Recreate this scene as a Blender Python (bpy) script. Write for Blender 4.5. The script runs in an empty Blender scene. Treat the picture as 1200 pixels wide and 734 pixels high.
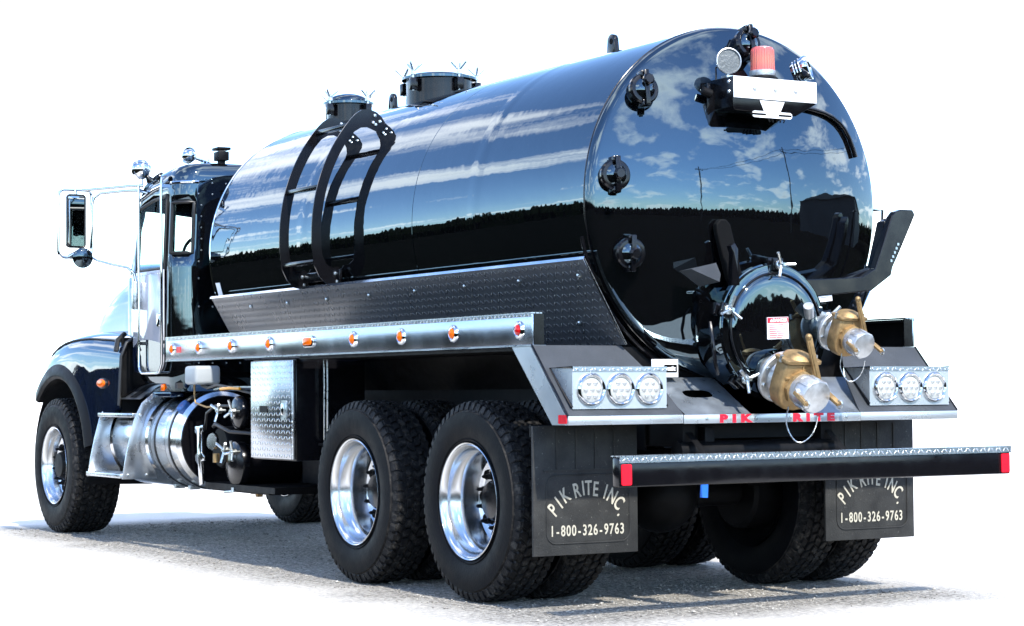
import bpy, bmesh, math, random
from mathutils import Vector, Matrix
random.seed(7)
S = bpy.context.scene
COL = S.collection
R = math.radians
PI = math.pi

# ------------------------------------------------------------------ camera
cam = bpy.data.cameras.new('camera')
cam_o = bpy.data.objects.new('camera', cam)
COL.objects.link(cam_o)
S.camera = cam_o
CY, CP, CR = 0.5336, 0.0365, -0.0074
fwd = Vector((math.sin(CY)*math.cos(CP), math.cos(CY)*math.cos(CP), math.sin(CP)))
rt = Vector((math.cos(CY), -math.sin(CY), 0.0))
up_ = rt.cross(fwd)
r2 = rt*math.cos(CR) + up_*math.sin(CR)
u2 = -rt*math.sin(CR) + up_*math.cos(CR)
mw = Matrix((r2, u2, -fwd)).transposed().to_4x4()
mw.translation = Vector((-6.5709, -9.5588, 1.0883))
cam_o.matrix_world = mw
cam.sensor_fit = 'HORIZONTAL'
cam.sensor_width = 36.0
cam.lens = 36.0*2487.58/1200.0
cam.clip_start = 0.1
cam.clip_end = 9000.0

# ------------------------------------------------------------------ sky and sun
SUN = Vector((-0.06, -0.68, 0.73)).normalized()
world = bpy.data.worlds.new('World')
S.world = world
world.use_nodes = True
nt = world.node_tree
nt.nodes.clear()
def wn(t, **k):
    n = nt.nodes.new(t)
    for a, b in k.items():
        setattr(n, a, b)
    return n
W = nt.links.new
def wmath(op, a, b=None, clamp=False):
    n = wn('ShaderNodeMath', operation=op, use_clamp=clamp)
    for i, v in enumerate((a, b)):
        if v is None: continue
        if isinstance(v, (int, float)): n.inputs[i].default_value = v
        else: W(v, n.inputs[i])
    return n.outputs[0]
tc = wn('ShaderNodeTexCoord')
sx = wn('ShaderNodeSeparateXYZ'); W(tc.outputs['Generated'], sx.inputs[0])
zc = wmath('MAXIMUM', sx.outputs[2], 0.045)
cb = wn('ShaderNodeCombineXYZ')
W(sx.outputs[0], cb.inputs[0]); W(sx.outputs[1], cb.inputs[1]); W(zc, cb.inputs[2])
sky = wn('ShaderNodeTexSky', sky_type='NISHITA', sun_disc=False)
sky.sun_elevation = math.asin(SUN.z)
sky.sun_rotation = math.atan2(SUN.x, SUN.y)
sky.air_density = 1.0
sky.dust_density = 0.10
sky.ozone_density = 1.0
W(cb.outputs[0], sky.inputs[0])
# a broken layer of clouds on a plane overhead
zd = wmath('ADD', zc, 0.16)
cx = wmath('DIVIDE', sx.outputs[0], zd)
cy_ = wmath('DIVIDE', sx.outputs[1], zd)
cp = wn('ShaderNodeCombineXYZ'); W(cx, cp.inputs[0]); W(cy_, cp.inputs[1])
n1 = wn('ShaderNodeTexNoise'); n1.inputs['Scale'].default_value = 1.7
n1.inputs['Detail'].default_value = 9.0; n1.inputs['Roughness'].default_value = 0.56
n1.inputs['Distortion'].default_value = 0.25
mp = wn('ShaderNodeMapping'); mp.inputs['Location'].default_value = (7.3, 2.2, 1.1)
W(cp.outputs[0], mp.inputs[0]); W(mp.outputs[0], n1.inputs['Vector'])
cr = wn('ShaderNodeValToRGB')
cr.color_ramp.elements[0].position = 0.525; cr.color_ramp.elements[0].color = (0, 0, 0, 1)
cr.color_ramp.elements[1].position = 0.67; cr.color_ramp.elements[1].color = (1, 1, 1, 1)
W(n1.outputs[0], cr.inputs[0])
cr2 = wn('ShaderNodeValToRGB')          # thick middles of the clouds are greyer than their rims
cr2.color_ramp.elements[0].position = 0.60; cr2.color_ramp.elements[0].color = (17, 16.2, 15.2, 1)
cr2.color_ramp.elements[1].position = 0.74; cr2.color_ramp.elements[1].color = (8.5, 8.6, 9.0, 1)
W(n1.outputs[0], cr2.inputs[0])
mx = wn('ShaderNodeMix', data_type='RGBA')
cf = wmath('MULTIPLY', cr.outputs[0], 0.75)
tint = wn('ShaderNodeMix', data_type='RGBA', blend_type='MULTIPLY'); tint.inputs[0].default_value = 1.0
tint.inputs[7].default_value = (.84, 1.0, 1.20, 1); W(sky.outputs[0], tint.inputs[6])
W(cf, mx.inputs[0]); W(tint.outputs[2], mx.inputs[6]); W(cr2.outputs[0], mx.inputs[7])
bg = wn('ShaderNodeBackground'); bg.inputs['Strength'].default_value = 0.15
W(mx.outputs[2], bg.inputs[0])
wo = wn('ShaderNodeOutputWorld'); W(bg.outputs[0], wo.inputs[0])

sun = bpy.data.lights.new('sun', 'SUN')
sun.energy = 3.0
sun.angle = R(1.5)
sun.color = (1.0, 0.955, 0.88)
sun_o = bpy.data.objects.new('sun', sun)
COL.objects.link(sun_o)
sun_o.rotation_euler = SUN.to_track_quat('Z', 'Y').to_euler()
sun_o.location = SUN*30

S.view_settings.view_transform = 'Standard'
S.view_settings.look = 'None'
S.view_settings.gamma = 1.0
S.view_settings.use_curve_mapping = False
S.view_settings.exposure = 1.4
S.render.engine = 'CYCLES'
S.cycles.max_bounces = 10
S.cycles.transparent_max_bounces = 12

# ------------------------------------------------------------------ materials
class NT:
    def __init__(s, name):
        s.m = bpy.data.materials.new(name); s.m.use_nodes = True
        s.t = s.m.node_tree; s.b = s.t.nodes['Principled BSDF']
    def n(s, t, **k):
        n = s.t.nodes.new(t)
        for a, b in k.items(): setattr(n, a, b)
        return n
    def l(s, a, b): s.t.links.new(a, b)
    def math(s, op, a, b=None, c=None, clamp=False):
        n = s.n('ShaderNodeMath', operation=op, use_clamp=clamp)
        for i, v in enumerate((a, b, c)):
            if v is None: continue
            if isinstance(v, (int, float)): n.inputs[i].default_value = v
            else: s.l(v, n.inputs[i])
        return n.outputs[0]
    def coord(s): return s.n('ShaderNodeTexCoord').outputs['Object']
    def noise(s, scale, detail=4, rough=.55, vec=None, stretch=None):
        v = vec or s.coord()
        if stretch:
            mp = s.n('ShaderNodeMapping'); mp.inputs['Scale'].default_value = stretch
            s.l(v, mp.inputs[0]); v = mp.outputs[0]
        n = s.n('ShaderNodeTexNoise'); n.inputs['Scale'].default_value = scale
        n.inputs['Detail'].default_value = detail; n.inputs['Roughness'].default_value = rough
        s.l(v, n.inputs['Vector']); return n.outputs[0]
    def rng(s, v, a, b, c, d):
        n = s.n('ShaderNodeMapRange'); s.l(v, n.inputs[0])
        for i, x in enumerate((a, b, c, d)): n.inputs[i+1].default_value = x
        return n.outputs[0]
    def mix(s, f, a, b):
        n = s.n('ShaderNodeMix', data_type='RGBA')
        s.l(f, n.inputs[0])
        for i, v in ((6, a), (7, b)):
            if isinstance(v, tuple): n.inputs[i].default_value = v + (1,)
            else: s.l(v, n.inputs[i])
        return n.outputs[2]
    def bump(s, h, strength, dist=.01, prev=None):
        n = s.n('ShaderNodeBump'); n.inputs['Strength'].default_value = strength
        n.inputs['Distance'].default_value = dist
        s.l(h, n.inputs['Height'])
        if prev: s.l(prev, n.inputs['Normal'])
        s.l(n.outputs[0], s.b.inputs['Normal']); return n.outputs[0]

def mat(name, col, rough=.5, metal=0., ior=1.5, spec=.5, var=0., vscale=6., rvar=0., bump=0., bscale=60., trans=0., stretch=None):
    M = NT(name); b = M.b
    b.inputs['Base Color'].default_value = col + (1,)
    b.inputs['Roughness'].default_value = rough
    b.inputs['Metallic'].default_value = metal
    b.inputs['IOR'].default_value = ior
    b.inputs['Transmission Weight'].default_value = trans
    b.inputs['Specular IOR Level'].default_value = spec
    if var or rvar:
        n = M.noise(vscale, 6, .6, stretch=stretch)
        if var:
            lo = tuple(c*(1-var) for c in col); hi = tuple(min(1, c*(1+var)) for c in col)
            M.l(M.mix(M.rng(n, .3, .7, 0, 1), lo, hi), b.inputs['Base Color'])
        if rvar:
            M.l(M.rng(n, .3, .7, max(0, rough-rvar), rough+rvar), b.inputs['Roughness'])
    if bump:
        M.bump(M.noise(bscale, 4, .6, stretch=stretch), bump)
    return M.m

def tread_plate(name, col, rough, metal, axes, s, depth=.5, ior=1.5):
    """raised-lozenge tread plate: alternating short bars at +-45 degrees"""
    M = NT(name); b = M.b
    b.inputs['Metallic'].default_value = metal; b.inputs['IOR'].default_value = ior
    sp = M.n('ShaderNodeSeparateXYZ'); M.l(M.coord(), sp.inputs[0])
    u = M.math('MULTIPLY', sp.outputs[axes[0]], 1/s); v = M.math('MULTIPLY', sp.outputs[axes[1]], 1/s)
    fu = M.math('FLOOR', u); fv = M.math('FLOOR', v)
    par = M.math('FLOORED_MODULO', M.math('ADD', fu, fv), 2.0)
    sg = M.math('SUBTRACT', M.math('MULTIPLY', par, 2.0), 1.0)
    pu = M.math('SUBTRACT', M.math('SUBTRACT', u, fu), .5); pv = M.math('SUBTRACT', M.math('SUBTRACT', v, fv), .5)
    a = M.math('ADD', pu, M.math('MULTIPLY', pv, sg))
    c = M.math('SUBTRACT', pu, M.math('MULTIPLY', pv, sg))
    d = M.math('ADD', M.math('POWER', M.math('DIVIDE', a, .62), 2.0), M.math('POWER', M.math('DIVIDE', c, .2), 2.0))
    h = M.math('SUBTRACT', 1.0, d, clamp=True)
    nz = M.noise(3.0, 5)
    M.l(M.mix(M.rng(nz, .3, .7, 0, 1), tuple(x*.85 for x in col), col), b.inputs['Base Color'])
    M.l(M.rng(M.noise(9.0, 5), .3, .7, max(.02, rough-.02), rough+.03), b.inputs['Roughness'])
    M.bump(h, depth, .006)
    return M.m

def paint(name, col, ior, rough=.025, wave=.012):
    M = NT(name); b = M.b
    b.inputs['Base Color'].default_value = col + (1,)
    b.inputs['IOR'].default_value = ior
    b.inputs['Roughness'].default_value = rough
    b.inputs['Specular Tint'].default_value = (.64, .87, 1.0, 1)
    M.bump(M.noise(3.2, 3, .55), wave, .05)
    return M.m

PAINT = paint('black_gloss_paint', (.002, .002, .0025), 2.1, .02, .03)
NAVY = paint('dark_cab_paint', (.004, .007, .018), 1.9, .03)
HOODP = paint('dark_hood_paint', (.004, .007, .018), 1.42, .07)
DOORP = mat('sky_pale_door_skin', (.50, .50, .54), .12, .35)  # pale base colour stands in for bright sky mirrored in the door
BLK = mat('black_enamel', (.004, .004, .005), .16, ior=1.5, spec=.35, rvar=.08, vscale=9)
SATIN = mat('black_chassis_paint', (.005, .005, .0055), .5, spec=.12, var=.4, rvar=.1, vscale=12)
DARK = mat('deep_black', (.003, .003, .003), .7, spec=.1)
RUB = mat('tyre_rubber', (.0034, .0038, .0048), .5, spec=.07, var=.35, vscale=14, rvar=.1, bump=.15, bscale=90)
TRD = NT('tyre_tread_rubber')
_a = TRD.rng(TRD.noise(26, 6, .7), .50, .72, 0, 1)
TRD.l(TRD.mix(_a, (.0075, .0075, .0080), (.055, .051, .045)), TRD.b.inputs['Base Color'])
TRD.b.inputs['Roughness'].default_value = .62; TRD.b.inputs['Specular IOR Level'].default_value = .16
TRD.bump(TRD.noise(60, 4), .3)
TRD = TRD.m
FLAP = NT('flap_rubber')
_a = FLAP.rng(FLAP.noise(9, 5), .3, .7, 0, 1); _b = FLAP.rng(FLAP.noise(85, 3, .6), .66, .76, 0, 1)
FLAP.l(FLAP.mix(_b, FLAP.mix(_a, (.018, .018, .0175), (.036, .036, .034)), (.13, .125, .115)), FLAP.b.inputs['Base Color'])
FLAP.b.inputs['Roughness'].default_value = .6; FLAP.b.inputs['Specular IOR Level'].default_value = .2
FLAP.bump(FLAP.noise(120, 4), .25)
FLAP = FLAP.m
GASK = mat('window_rubber', (.006, .006, .006), .45)
ALU = mat('polished_aluminium', (.62, .64, .66), .16, 1., var=.12, vscale=4, rvar=.07)
ALUB = mat('brushed_aluminium', (.50, .53, .56), .3, 1., var=.18, vscale=5, rvar=.1)
SHEET = mat('bright_brushed_sheet', (.52, .55, .56), .28, .65, var=.05, vscale=3, rvar=.06)
FASC = mat('mirror_aluminium_fascia', (.50, .55, .61), .24, 1., var=.1, vscale=3, rvar=.05)
RIM = mat('polished_wheel_aluminium', (.62, .64, .66), .20, 1., rvar=.05, vscale=8)
CHR = mat('chrome', (.62, .64, .66), .045, 1.)
ZINC = mat('zinc_plated_steel', (.62, .66, .66), .32, 1., var=.25, vscale=40, rvar=.1)
CAST = mat('cast_aluminium', (.56, .57, .57), .42, .85, var=.2, vscale=25, rvar=.1, bump=.15, bscale=150)
BRASS = mat('cast_brass', (.33, .215, .095), .52, .65, var=.35, vscale=22, rvar=.12, bump=.25, bscale=110)
AMB = mat('amber_lens', (.80, .13, .004), .16, ior=1.5, spec=.2)
REDL = mat('red_lens', (.55, .008, .008), .12)
REFL = mat('red_reflector', (.72, .006, .02), .25, var=.1, vscale=200)
LENS = mat('clear_lens', (.40, .40, .37), .3, 0., spec=.25, ior=1.5, var=.15, vscale=120)
LED = mat('led_reflector', (.60, .61, .60), .25, .6)
BEAC = NT('beacon_dome_plastic')                      # red dome, orange where the lamp sits behind it
_sp = BEAC.n('ShaderNodeSeparateXYZ'); BEAC.l(BEAC.coord(), _sp.inputs[0])
_d = BEAC.math('ABSOLUTE', BEAC.math('SUBTRACT', _sp.outputs[2], 2.755))
BEAC.l(BEAC.mix(BEAC.rng(_d, .01, .075, 0, 1), (.82, .24, .16), (.78, .15, .16)), BEAC.b.inputs['Base Color'])
BEAC.b.inputs['Roughness'].default_value = .2
BEAC.b.inputs['Transmission Weight'].default_value = .35
BEAC = BEAC.m
WHITE = mat('white_sheet', (.86, .86, .86), .35)
PLAST = mat('milky_plastic', (.34, .37, .39), .4)
CREAM = mat('cream_lettering', (.40, .37, .29), .6, var=.15, vscale=60)
REDP = mat('red_lettering', (.62, .008, .03), .4)
STKR = mat('sticker_white', (.84, .84, .84), .4)
BLUE = mat('blue_tag', (.02, .14, .62), .35)
YEL = mat('yellow_tube', (.70, .32, .02), .35)
GLASS = mat('tinted_glass', (.78, .95, .90), .0, trans=1., ior=1.05)
MIRR = mat('mirror_glass', (.80, .84, .82), .01, 1.)
SEAT = mat('cab_trim', (.02, .02, .022), .7)
GRIT = NT('grey_nonskid_coating')
_n = GRIT.noise(260, 3); _m = GRIT.noise(4, 4)
GRIT.l(GRIT.mix(GRIT.rng(_m, .3, .7, 0, 1), (.036, .041, .048), (.062, .068, .077)), GRIT.b.inputs['Base Color'])
GRIT.b.inputs['Roughness'].default_value = .6; GRIT.b.inputs['Specular IOR Level'].default_value = .25
GRIT.bump(_n, 1., .006)
GRIT = GRIT.m
DPB = tread_plate('black_tread_plate', (.085, .088, .092), .28, .15, (1, 2), .036, 1., 1.7)
DPA = tread_plate('aluminium_tread_plate', (.46, .49, .52), .20, 1., (1, 2), .036, 1.)
DPX = tread_plate('aluminium_tread_strip', (.62, .64, .66), .26, 1., (0, 1), .034, .8)
DPZ = tread_plate('aluminium_tread_strip_upright', (.62, .64, .66), .26, 1., (0, 2), .026, .8)

# ------------------------------------------------------------------ mesh helpers
class MB:
    def __init__(s): s.v = []; s.f = []
    def add(s, vs, fs, m=None):
        o = len(s.v)
        for p in vs:
            p = Vector(p)
            s.v.append(tuple(m @ p) if m is not None else tuple(p))
        s.f += [tuple(i+o for i in f) for f in fs]; return s
    def box(s, x0, x1, y0, y1, z0, z1, m=None):
        return s.add([(x0,y0,z0),(x1,y0,z0),(x1,y1,z0),(x0,y1,z0),(x0,y0,z1),(x1,y0,z1),(x1,y1,z1),(x0,y1,z1)],
            [(3,2,1,0),(4,5,6,7),(0,1,5,4),(1,2,6,5),(2,3,7,6),(3,0,4,7)], m)
    def prism(s, poly, ax, a0, a1, m=None):
        n = len(poly)
        def P(p, a):
            return {'x': (a, p[0], p[1]), 'y': (p[0], a, p[1]), 'z': (p[0], p[1], a)}[ax]
        vs = [P(p, a0) for p in poly] + [P(p, a1) for p in poly]
        return s.add(vs, [tuple(range(n)), tuple(range(2*n-1, n-1, -1))] + [(i, n+i, n+(i+1) % n, (i+1) % n) for i in range(n)], m)
    def lathe(s, prof, org=(0, 0, 0), ax=(0, 0, 1), n=32, closed=False, m=None):
        """prof: (radius, height along ax)"""
        q = Vector(ax).normalized().to_track_quat('Z', 'Y').to_matrix()
        org = Vector(org); vs = []; fs = []; k = len(prof)
        for i in range(n):
            a = 2*PI*i/n; c, d = math.cos(a), math.sin(a)
            for r, h in prof: vs.append(org + q @ Vector((r*c, r*d, h)))
        for i in range(n):
            j = (i+1) % n
            for t in range(k if closed else k-1):
                u = (t+1) % k
                fs.append((i*k+t, j*k+t, j*k+u, i*k+u))
        return s.add(vs, fs, m)
    def cyl(s, org, ax, r, h, n=24, ch=0., r2=None, m=None):
        r2 = r if r2 is None else r2
        p = [(0, 0), (r-ch, 0), (r, ch), (r2, h-ch), (r2-ch, h), (0, h)] if ch else [(0, 0), (r, 0), (r2, h), (0, h)]
        return s.lathe(p, org, ax, n, m=m)
    def rod(s, a, b, r, n=12):
        a = Vector(a); b = Vector(b); return s.cyl(a, b-a, r, (b-a).length, n)
    def tube(s, path, r, n=10, closed=False, rs=None):
        P = [Vector(p) for p in path]; k = len(P); vs = []; fs = []
        T = []
        for i in range(k):
            a = P[i-1] if (i > 0 or closed) else P[i]; b = P[(i+1) % k] if (i < k-1 or closed) else P[i]
            T.append((b-a).normalized())
        u = T[0].orthogonal().normalized()
        for i in range(k):
            u = (u - T[i]*u.dot(T[i])).normalized(); w = T[i].cross(u); rr = rs[i] if rs else r
            for j in range(n):
                a = 2*PI*j/n; vs.append(P[i] + (u*math.cos(a) + w*math.sin(a))*rr)
        for i in range(k if closed else k-1):
            i2 = (i+1) % k
            for j in range(n): fs.append((i*n+j, i*n+(j+1) % n, i2*n+(j+1) % n, i2*n+j))
        if not closed: fs += [tuple(range(n-1, -1, -1)), tuple((k-1)*n+j for j in range(n))]
        return s.add(vs, fs)
    def grid(s, rows, closed=False):
        k = len(rows[0]); vs = [p for r in rows for p in r]; fs = []
        for i in range(len(rows)-1):
            for j in range(k if closed else k-1):
                fs.append((i*k+j, i*k+(j+1) % k, (i+1)*k+(j+1) % k, (i+1)*k+j))
        return s.add(vs, fs)
    def ball(s, c, r, n=16, sc=(1, 1, 1), a0=-90, a1=90):
        pr = [(r*math.cos(R(t)), r*math.sin(R(t))) for t in [a0+(a1-a0)*i/(n//2) for i in range(n//2+1)]]
        m = Matrix.Translation(Vector(c)) @ Matrix.Diagonal((*sc, 1))
        return s.lathe(pr, n=n, m=m)

def mesh(mb, name, material, bevel=0., seg=2, ang=38., solid=0.):
    bm = bmesh.new()
    vs = [bm.verts.new(p) for p in mb.v]
    for f in mb.f:
        try: bm.faces.new([vs[i] for i in f])
        except ValueError: pass
    bmesh.ops.remove_doubles(bm, verts=bm.verts, dist=1e-5)
    bmesh.ops.dissolve_degenerate(bm, dist=1e-6, edges=bm.edges)
    bmesh.ops.recalc_face_normals(bm, faces=bm.faces)
    if bevel:
        es = [e for e in bm.edges if len(e.link_faces) == 2 and e.calc_face_angle(0) > R(30)]
        bmesh.ops.bevel(bm, geom=es, offset=bevel, segments=seg, profile=.5, affect='EDGES', clamp_overlap=True)
    for f in bm.faces: f.smooth = True
    for e in bm.edges:
        if len(e.link_faces) == 2 and e.calc_face_angle(0) > R(ang): e.smooth = False
    me = bpy.data.meshes.new(name); bm.to_mesh(me); bm.free()
    me.materials.append(material)
    return me

def link(name, me, parent=None, loc=None, rot=None):
    o = bpy.data.objects.new(name, me); COL.objects.link(o)
    if parent is not None: o.parent = parent
    if loc is not None: o.location = loc
    if rot is not None: o.rotation_euler = rot
    return o
def part(name, mb, material, parent, bevel=0., seg=2, ang=38., loc=None, rot=None, label=None):
    o = link(name, mesh(mb, name, material, bevel, seg, ang), parent, loc, rot)
    if label: o['label'] = label
    return o
def copy_tree(src, parent, loc=None, rot=None):
    c = src.copy(); COL.objects.link(c); c.parent = parent
    if loc is not None: c.location = loc
    if rot is not None: c.rotation_euler = rot
    for ch in list(src.children):
        d = ch.copy(); COL.objects.link(d); d.parent = c
    return c
def arc(cx, cy, r, a0, a1, n):
    return [(cx+r*math.cos(R(a0+(a1-a0)*i/n)), cy+r*math.sin(R(a0+(a1-a0)*i/n))) for i in range(n+1)]
def rrect(x0, x1, y0, y1, r, n=4):
    return arc(x1-r, y0+r, r, -90, 0, n)+arc(x1-r, y1-r, r, 0, 90, n)+arc(x0+r, y1-r, r, 90, 180, n)+arc(x0+r, y0+r, r, 180, 270, n)

def text_geo(s, size, extrude, bold=0., xs=1.):
    cu = bpy.data.curves.new('t', 'FONT'); cu.body = s; cu.size = size; cu.extrude = extrude
    cu.offset = bold; cu.resolution_u = 4; cu.align_x = 'CENTER'
    o = bpy.data.objects.new('t', cu); COL.objects.link(o)
    bpy.context.view_layer.update()
    ev = o.evaluated_get(bpy.context.evaluated_depsgraph_get())
    me = ev.to_mesh()
    vs = [Vector((v.co.x*xs, v.co.y, v.co.z)) for v in me.vertices]; fs = [tuple(p.vertices) for p in me.polygons]
    ev.to_mesh_clear(); bpy.data.objects.remove(o); bpy.data.curves.remove(cu)
    return vs, fs
REARM = Matrix(((1, 0, 0, 0), (0, 0, -1, 0), (0, 1, 0, 0), (0, 0, 0, 1)))   # text plane -> faces -Y
def text_rear(mb, s, x, y, z, size, bold=0., xs=1., rot=0.):
    vs, fs = text_geo(s, size, .001, bold, xs)
    m = Matrix.Translation((x, y, z)) @ Matrix.Rotation(rot, 4, 'Y') @ REARM
    mb.add(vs, fs, m)

# ------------------------------------------------------------------ ground
def setting(name, mb, m):
    o = part(name, mb, m, None); o['kind'] = 'structure'; return o
lot = mat('dark_asphalt', (.006, .0065, .005), .9, spec=0., var=.3, vscale=.4)
FAR = 5200
setting('ground', MB().add([(-FAR, -FAR, -.004), (FAR, -FAR, -.004), (FAR, FAR, -.004), (-FAR, FAR, -.004)], [(0, 1, 2, 3)]), lot)
G = NT('gravel_in_painted_white_surround')
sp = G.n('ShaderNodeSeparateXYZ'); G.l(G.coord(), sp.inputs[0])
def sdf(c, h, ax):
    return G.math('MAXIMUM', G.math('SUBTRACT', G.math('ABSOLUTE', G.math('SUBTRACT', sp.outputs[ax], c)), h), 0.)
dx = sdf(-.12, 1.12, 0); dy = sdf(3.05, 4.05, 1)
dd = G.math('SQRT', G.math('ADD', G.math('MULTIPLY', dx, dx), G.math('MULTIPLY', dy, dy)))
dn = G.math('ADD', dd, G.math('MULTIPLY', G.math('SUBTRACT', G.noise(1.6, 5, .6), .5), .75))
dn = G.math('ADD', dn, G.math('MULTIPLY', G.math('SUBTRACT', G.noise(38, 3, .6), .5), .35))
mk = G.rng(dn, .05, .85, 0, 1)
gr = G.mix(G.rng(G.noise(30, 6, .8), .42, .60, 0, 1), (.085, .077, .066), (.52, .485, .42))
G.l(G.mix(mk, gr, (.90, .84, .75)), G.b.inputs['Base Color'])  # washed-out white round the gravel is painted into the ground colour
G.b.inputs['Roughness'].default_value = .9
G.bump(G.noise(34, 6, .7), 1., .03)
setting('yard', MB().add([(-4.6, .25, 0), (.6, -3.45, 0), (3900, 2950, 0), (2500, 4900, 0), (330, 4900, 0)], [(0, 1, 2, 3, 4)]), G.m)  # outline shaped to keep the white out of the tank's reflection

# loose stones lying on the gravel patch under and round the truck
PEB = mat('loose_stones', (.30, .28, .245), .85, spec=.2, var=.75, vscale=5)
rg = random.Random(3); mb = MB(); placed = 0
while placed < 9000:
    x = rg.uniform(-2.1, 2.0); y = rg.uniform(-1.7, 8.0)
    ex = max(0, abs(x+.12)-1.12); ey = max(0, abs(y-3.05)-4.05)
    if rg.random() > max(0, 1-math.hypot(ex, ey)/.32)**1.3: continue
    r = rg.uniform(.004, .009)*(1.7 if rg.random() < .06 else 1); h = r*rg.uniform(.5, .9); a = rg.uniform(0, PI)
    ring = [(x+r*rg.uniform(.7, 1.1)*math.cos(a+q*PI/2), y+r*rg.uniform(.7, 1.1)*math.sin(a+q*PI/2), h*.45) for q in range(4)]
    mb.add(ring+[(x, y, h*1.25), (x, y, -h*.2)], [(0, 1, 4), (1, 2, 4), (2, 3, 4), (3, 0, 4), (1, 0, 5), (2, 1, 5), (3, 2, 5), (0, 3, 5)])
    placed += 1
me_ = bpy.data.meshes.new('gravel'); me_.from_pydata(mb.v, [], mb.f); me_.materials.append(PEB); me_.update()
gv = link('gravel', me_); gv['kind'] = 'stuff'; gv['label'] = 'loose grey stones scattered under and round the truck'; gv['category'] = 'gravel'

# ------------------------------------------------------------------ the truck
TR = bpy.data.objects.new('vacuum_tank_truck', None); COL.objects.link(TR)
TR['label'] = 'black vacuum tank truck with polished tank and brass rear valves'
TR['category'] = 'truck'

# ---- tank
TZ, TRAD, Y0, Y1 = 2.045, .915, -.70, 4.12
def head_profile(R0, Rc, rk, n1=24, n2=10):
    """flanged and dished head: list of (r, depth) from centre outwards"""
    d = Rc - math.sqrt((Rc-rk)**2 - (R0-rk)**2)
    phi = math.asin((R0-rk)/(Rc-rk)); out = []
    for i in range(n1+1):
        a = phi*i/n1; out.append((Rc*math.sin(a), d - Rc*(1-math.cos(a))))
    for i in range(1, n2+1):
        a = phi + (PI/2-phi)*i/n2
        out.append((R0-rk+rk*math.sin(a), rk*math.cos(a)))
    return out, d
HP, HD = head_profile(TRAD, 1.83, .06)
def head_y(r):
    return Y0 - (HD - (1.83 - math.sqrt(1.83**2 - r*r)))
shell = [(TRAD, Y0)]
for ys, kind in ((.42, 0), (1.13, 1), (2.62, 0)):
    if kind:      # open lap seam
        shell += [(TRAD, ys-.03), (TRAD, ys-.004), (TRAD-.003, ys-.003), (TRAD-.003, ys+.003), (TRAD, ys+.004), (TRAD, ys+.03)]
    else:         # ground-down ring weld, a faint swell in the plate
        shell += [(TRAD, ys-.12)] + [(TRAD+.0007*(1+math.cos(PI*t/6))*(1 if t % 2 else .8), ys+.09*t/6) for t in range(-6, 7)] + [(TRAD, ys+.12)]
shell += [(TRAD, Y1)]
tank = part('tank', MB().lathe(shell, (0, 0, TZ), (0, 1, 0), 192), PAINT, TR, ang=60)
part('tank_head', MB().lathe([(r, h) for r, h in HP], (0, Y0, TZ), (0, -1, 0), 192), PAINT, tank, ang=60)
part('tank_head', MB().lathe([(r, h) for r, h in HP], (0, Y1, TZ), (0, 1, 0), 96), PAINT, tank, ang=60)
part('end_bead', MB().lathe([(TRAD+.004*math.cos(a), .005*math.sin(a)) for a in [2*PI*i/8 for i in range(8)]], (0, Y0+.004, TZ), (0, 1, 0), 128, closed=True), BLK, tank)
part('end_bead', MB().lathe([(TRAD+.006*math.cos(a), .006*math.sin(a)) for a in [2*PI*i/8 for i in range(8)]], (0, Y1-.004, TZ), (0, 1, 0), 128, closed=True), CHR, tank)
# lifting lugs
for y in (.42, 3.12):
    mb = MB().prism(arc(0, .10, .042, 0, 180, 10)+[(-.055, 0), (-.02, -.03), (.02, -.03), (.055, 0)], 'x', -.012, .012)
    part('lifting_lug', mb, BLK, tank, .003, loc=(0, y, TZ+TRAD-.005))
    part('lug_eye', MB().cyl((-.0135, 0, .10), (1, 0, 0), .017, .027, 16), WHITE if False else DARK, tank, loc=(0, y, TZ+TRAD-.005))
# guard strip round the lower left of the tank end
for sgn in (-1,):
    p = [(sgn*-1*(TRAD+.03)*math.cos(R(t)), -.685, TZ+(TRAD+.03)*math.sin(R(t))) for t in range(192, 246, 3)]
    part('edge_guard', MB().tube(p, .010, 8), BLK, tank)
# saddle under the tank
part('tank_saddle', MB().prism([(-.66, 1.37), (-.40, 1.18), (.40, 1.18), (.66, 1.37), (.60, 1.22), (.44, 1.02), (-.44, 1.02), (-.60, 1.22)], 'y', -.62, 4.0), SATIN, tank)
# small placard
part('placard', MB().box(-.001, .001, -.035, .035, -.045, .045), STKR, tank, loc=(-.8825, 4.03, 1.80), rot=(0, R(-15.5), 0))

# top hatches
def hatch(y, r, h, dome):
    z = TZ+TRAD-.03
    b = part('top_hatch', MB().lathe([(r, 0), (r, h), (r-.012, h), (r-.012, .02)], (0, 0, 0), (0, 0, 1), 48), BLK, TR, loc=(0, y, z))
    pr = [(0, h+.012+dome)]
    for i in range(1, 9):
        a = PI/2*i/8; pr.append(((r+.004)*math.sin(a), h+.012+dome*math.cos(a)))
    pr += [(r+.03, h+.012), (r+.03, h-.004), (r-.005, h-.004)]
    part('hatch_lid', MB().lathe(pr, (0, 0, 0), (0, 0, 1), 48), PAINT, b, ang=50)
    n = 4 if r < .17 else 5
    for i in range(n):
        a = R(200 + 360*i/n)
        c, s_ = math.cos(a), math.sin(a)
        x, yy = (r+.035)*c, (r+.035)*s_
        part('clamp_lug', MB().box(x-.022, x+.022, yy-.022, yy+.022, h-.085, h-.008), BLK, b, .003)
        mb = MB().rod((x, yy, h-.09), (x, yy, h+.05), .008)
        mb.cyl((x, yy, h+.012), (0, 0, 1), .02, .02, 6)
        part('swing_bolt', mb, ZINC, b)
        mb = MB()
        for t in range(3):
            q = a+2*PI*t/3+.4
            mb.rod((x, yy, h+.035), (x+.055*math.cos(q), yy+.055*math.sin(q), h+.085), .007)
        part('wing_nut', mb, ZINC, b)
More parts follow.
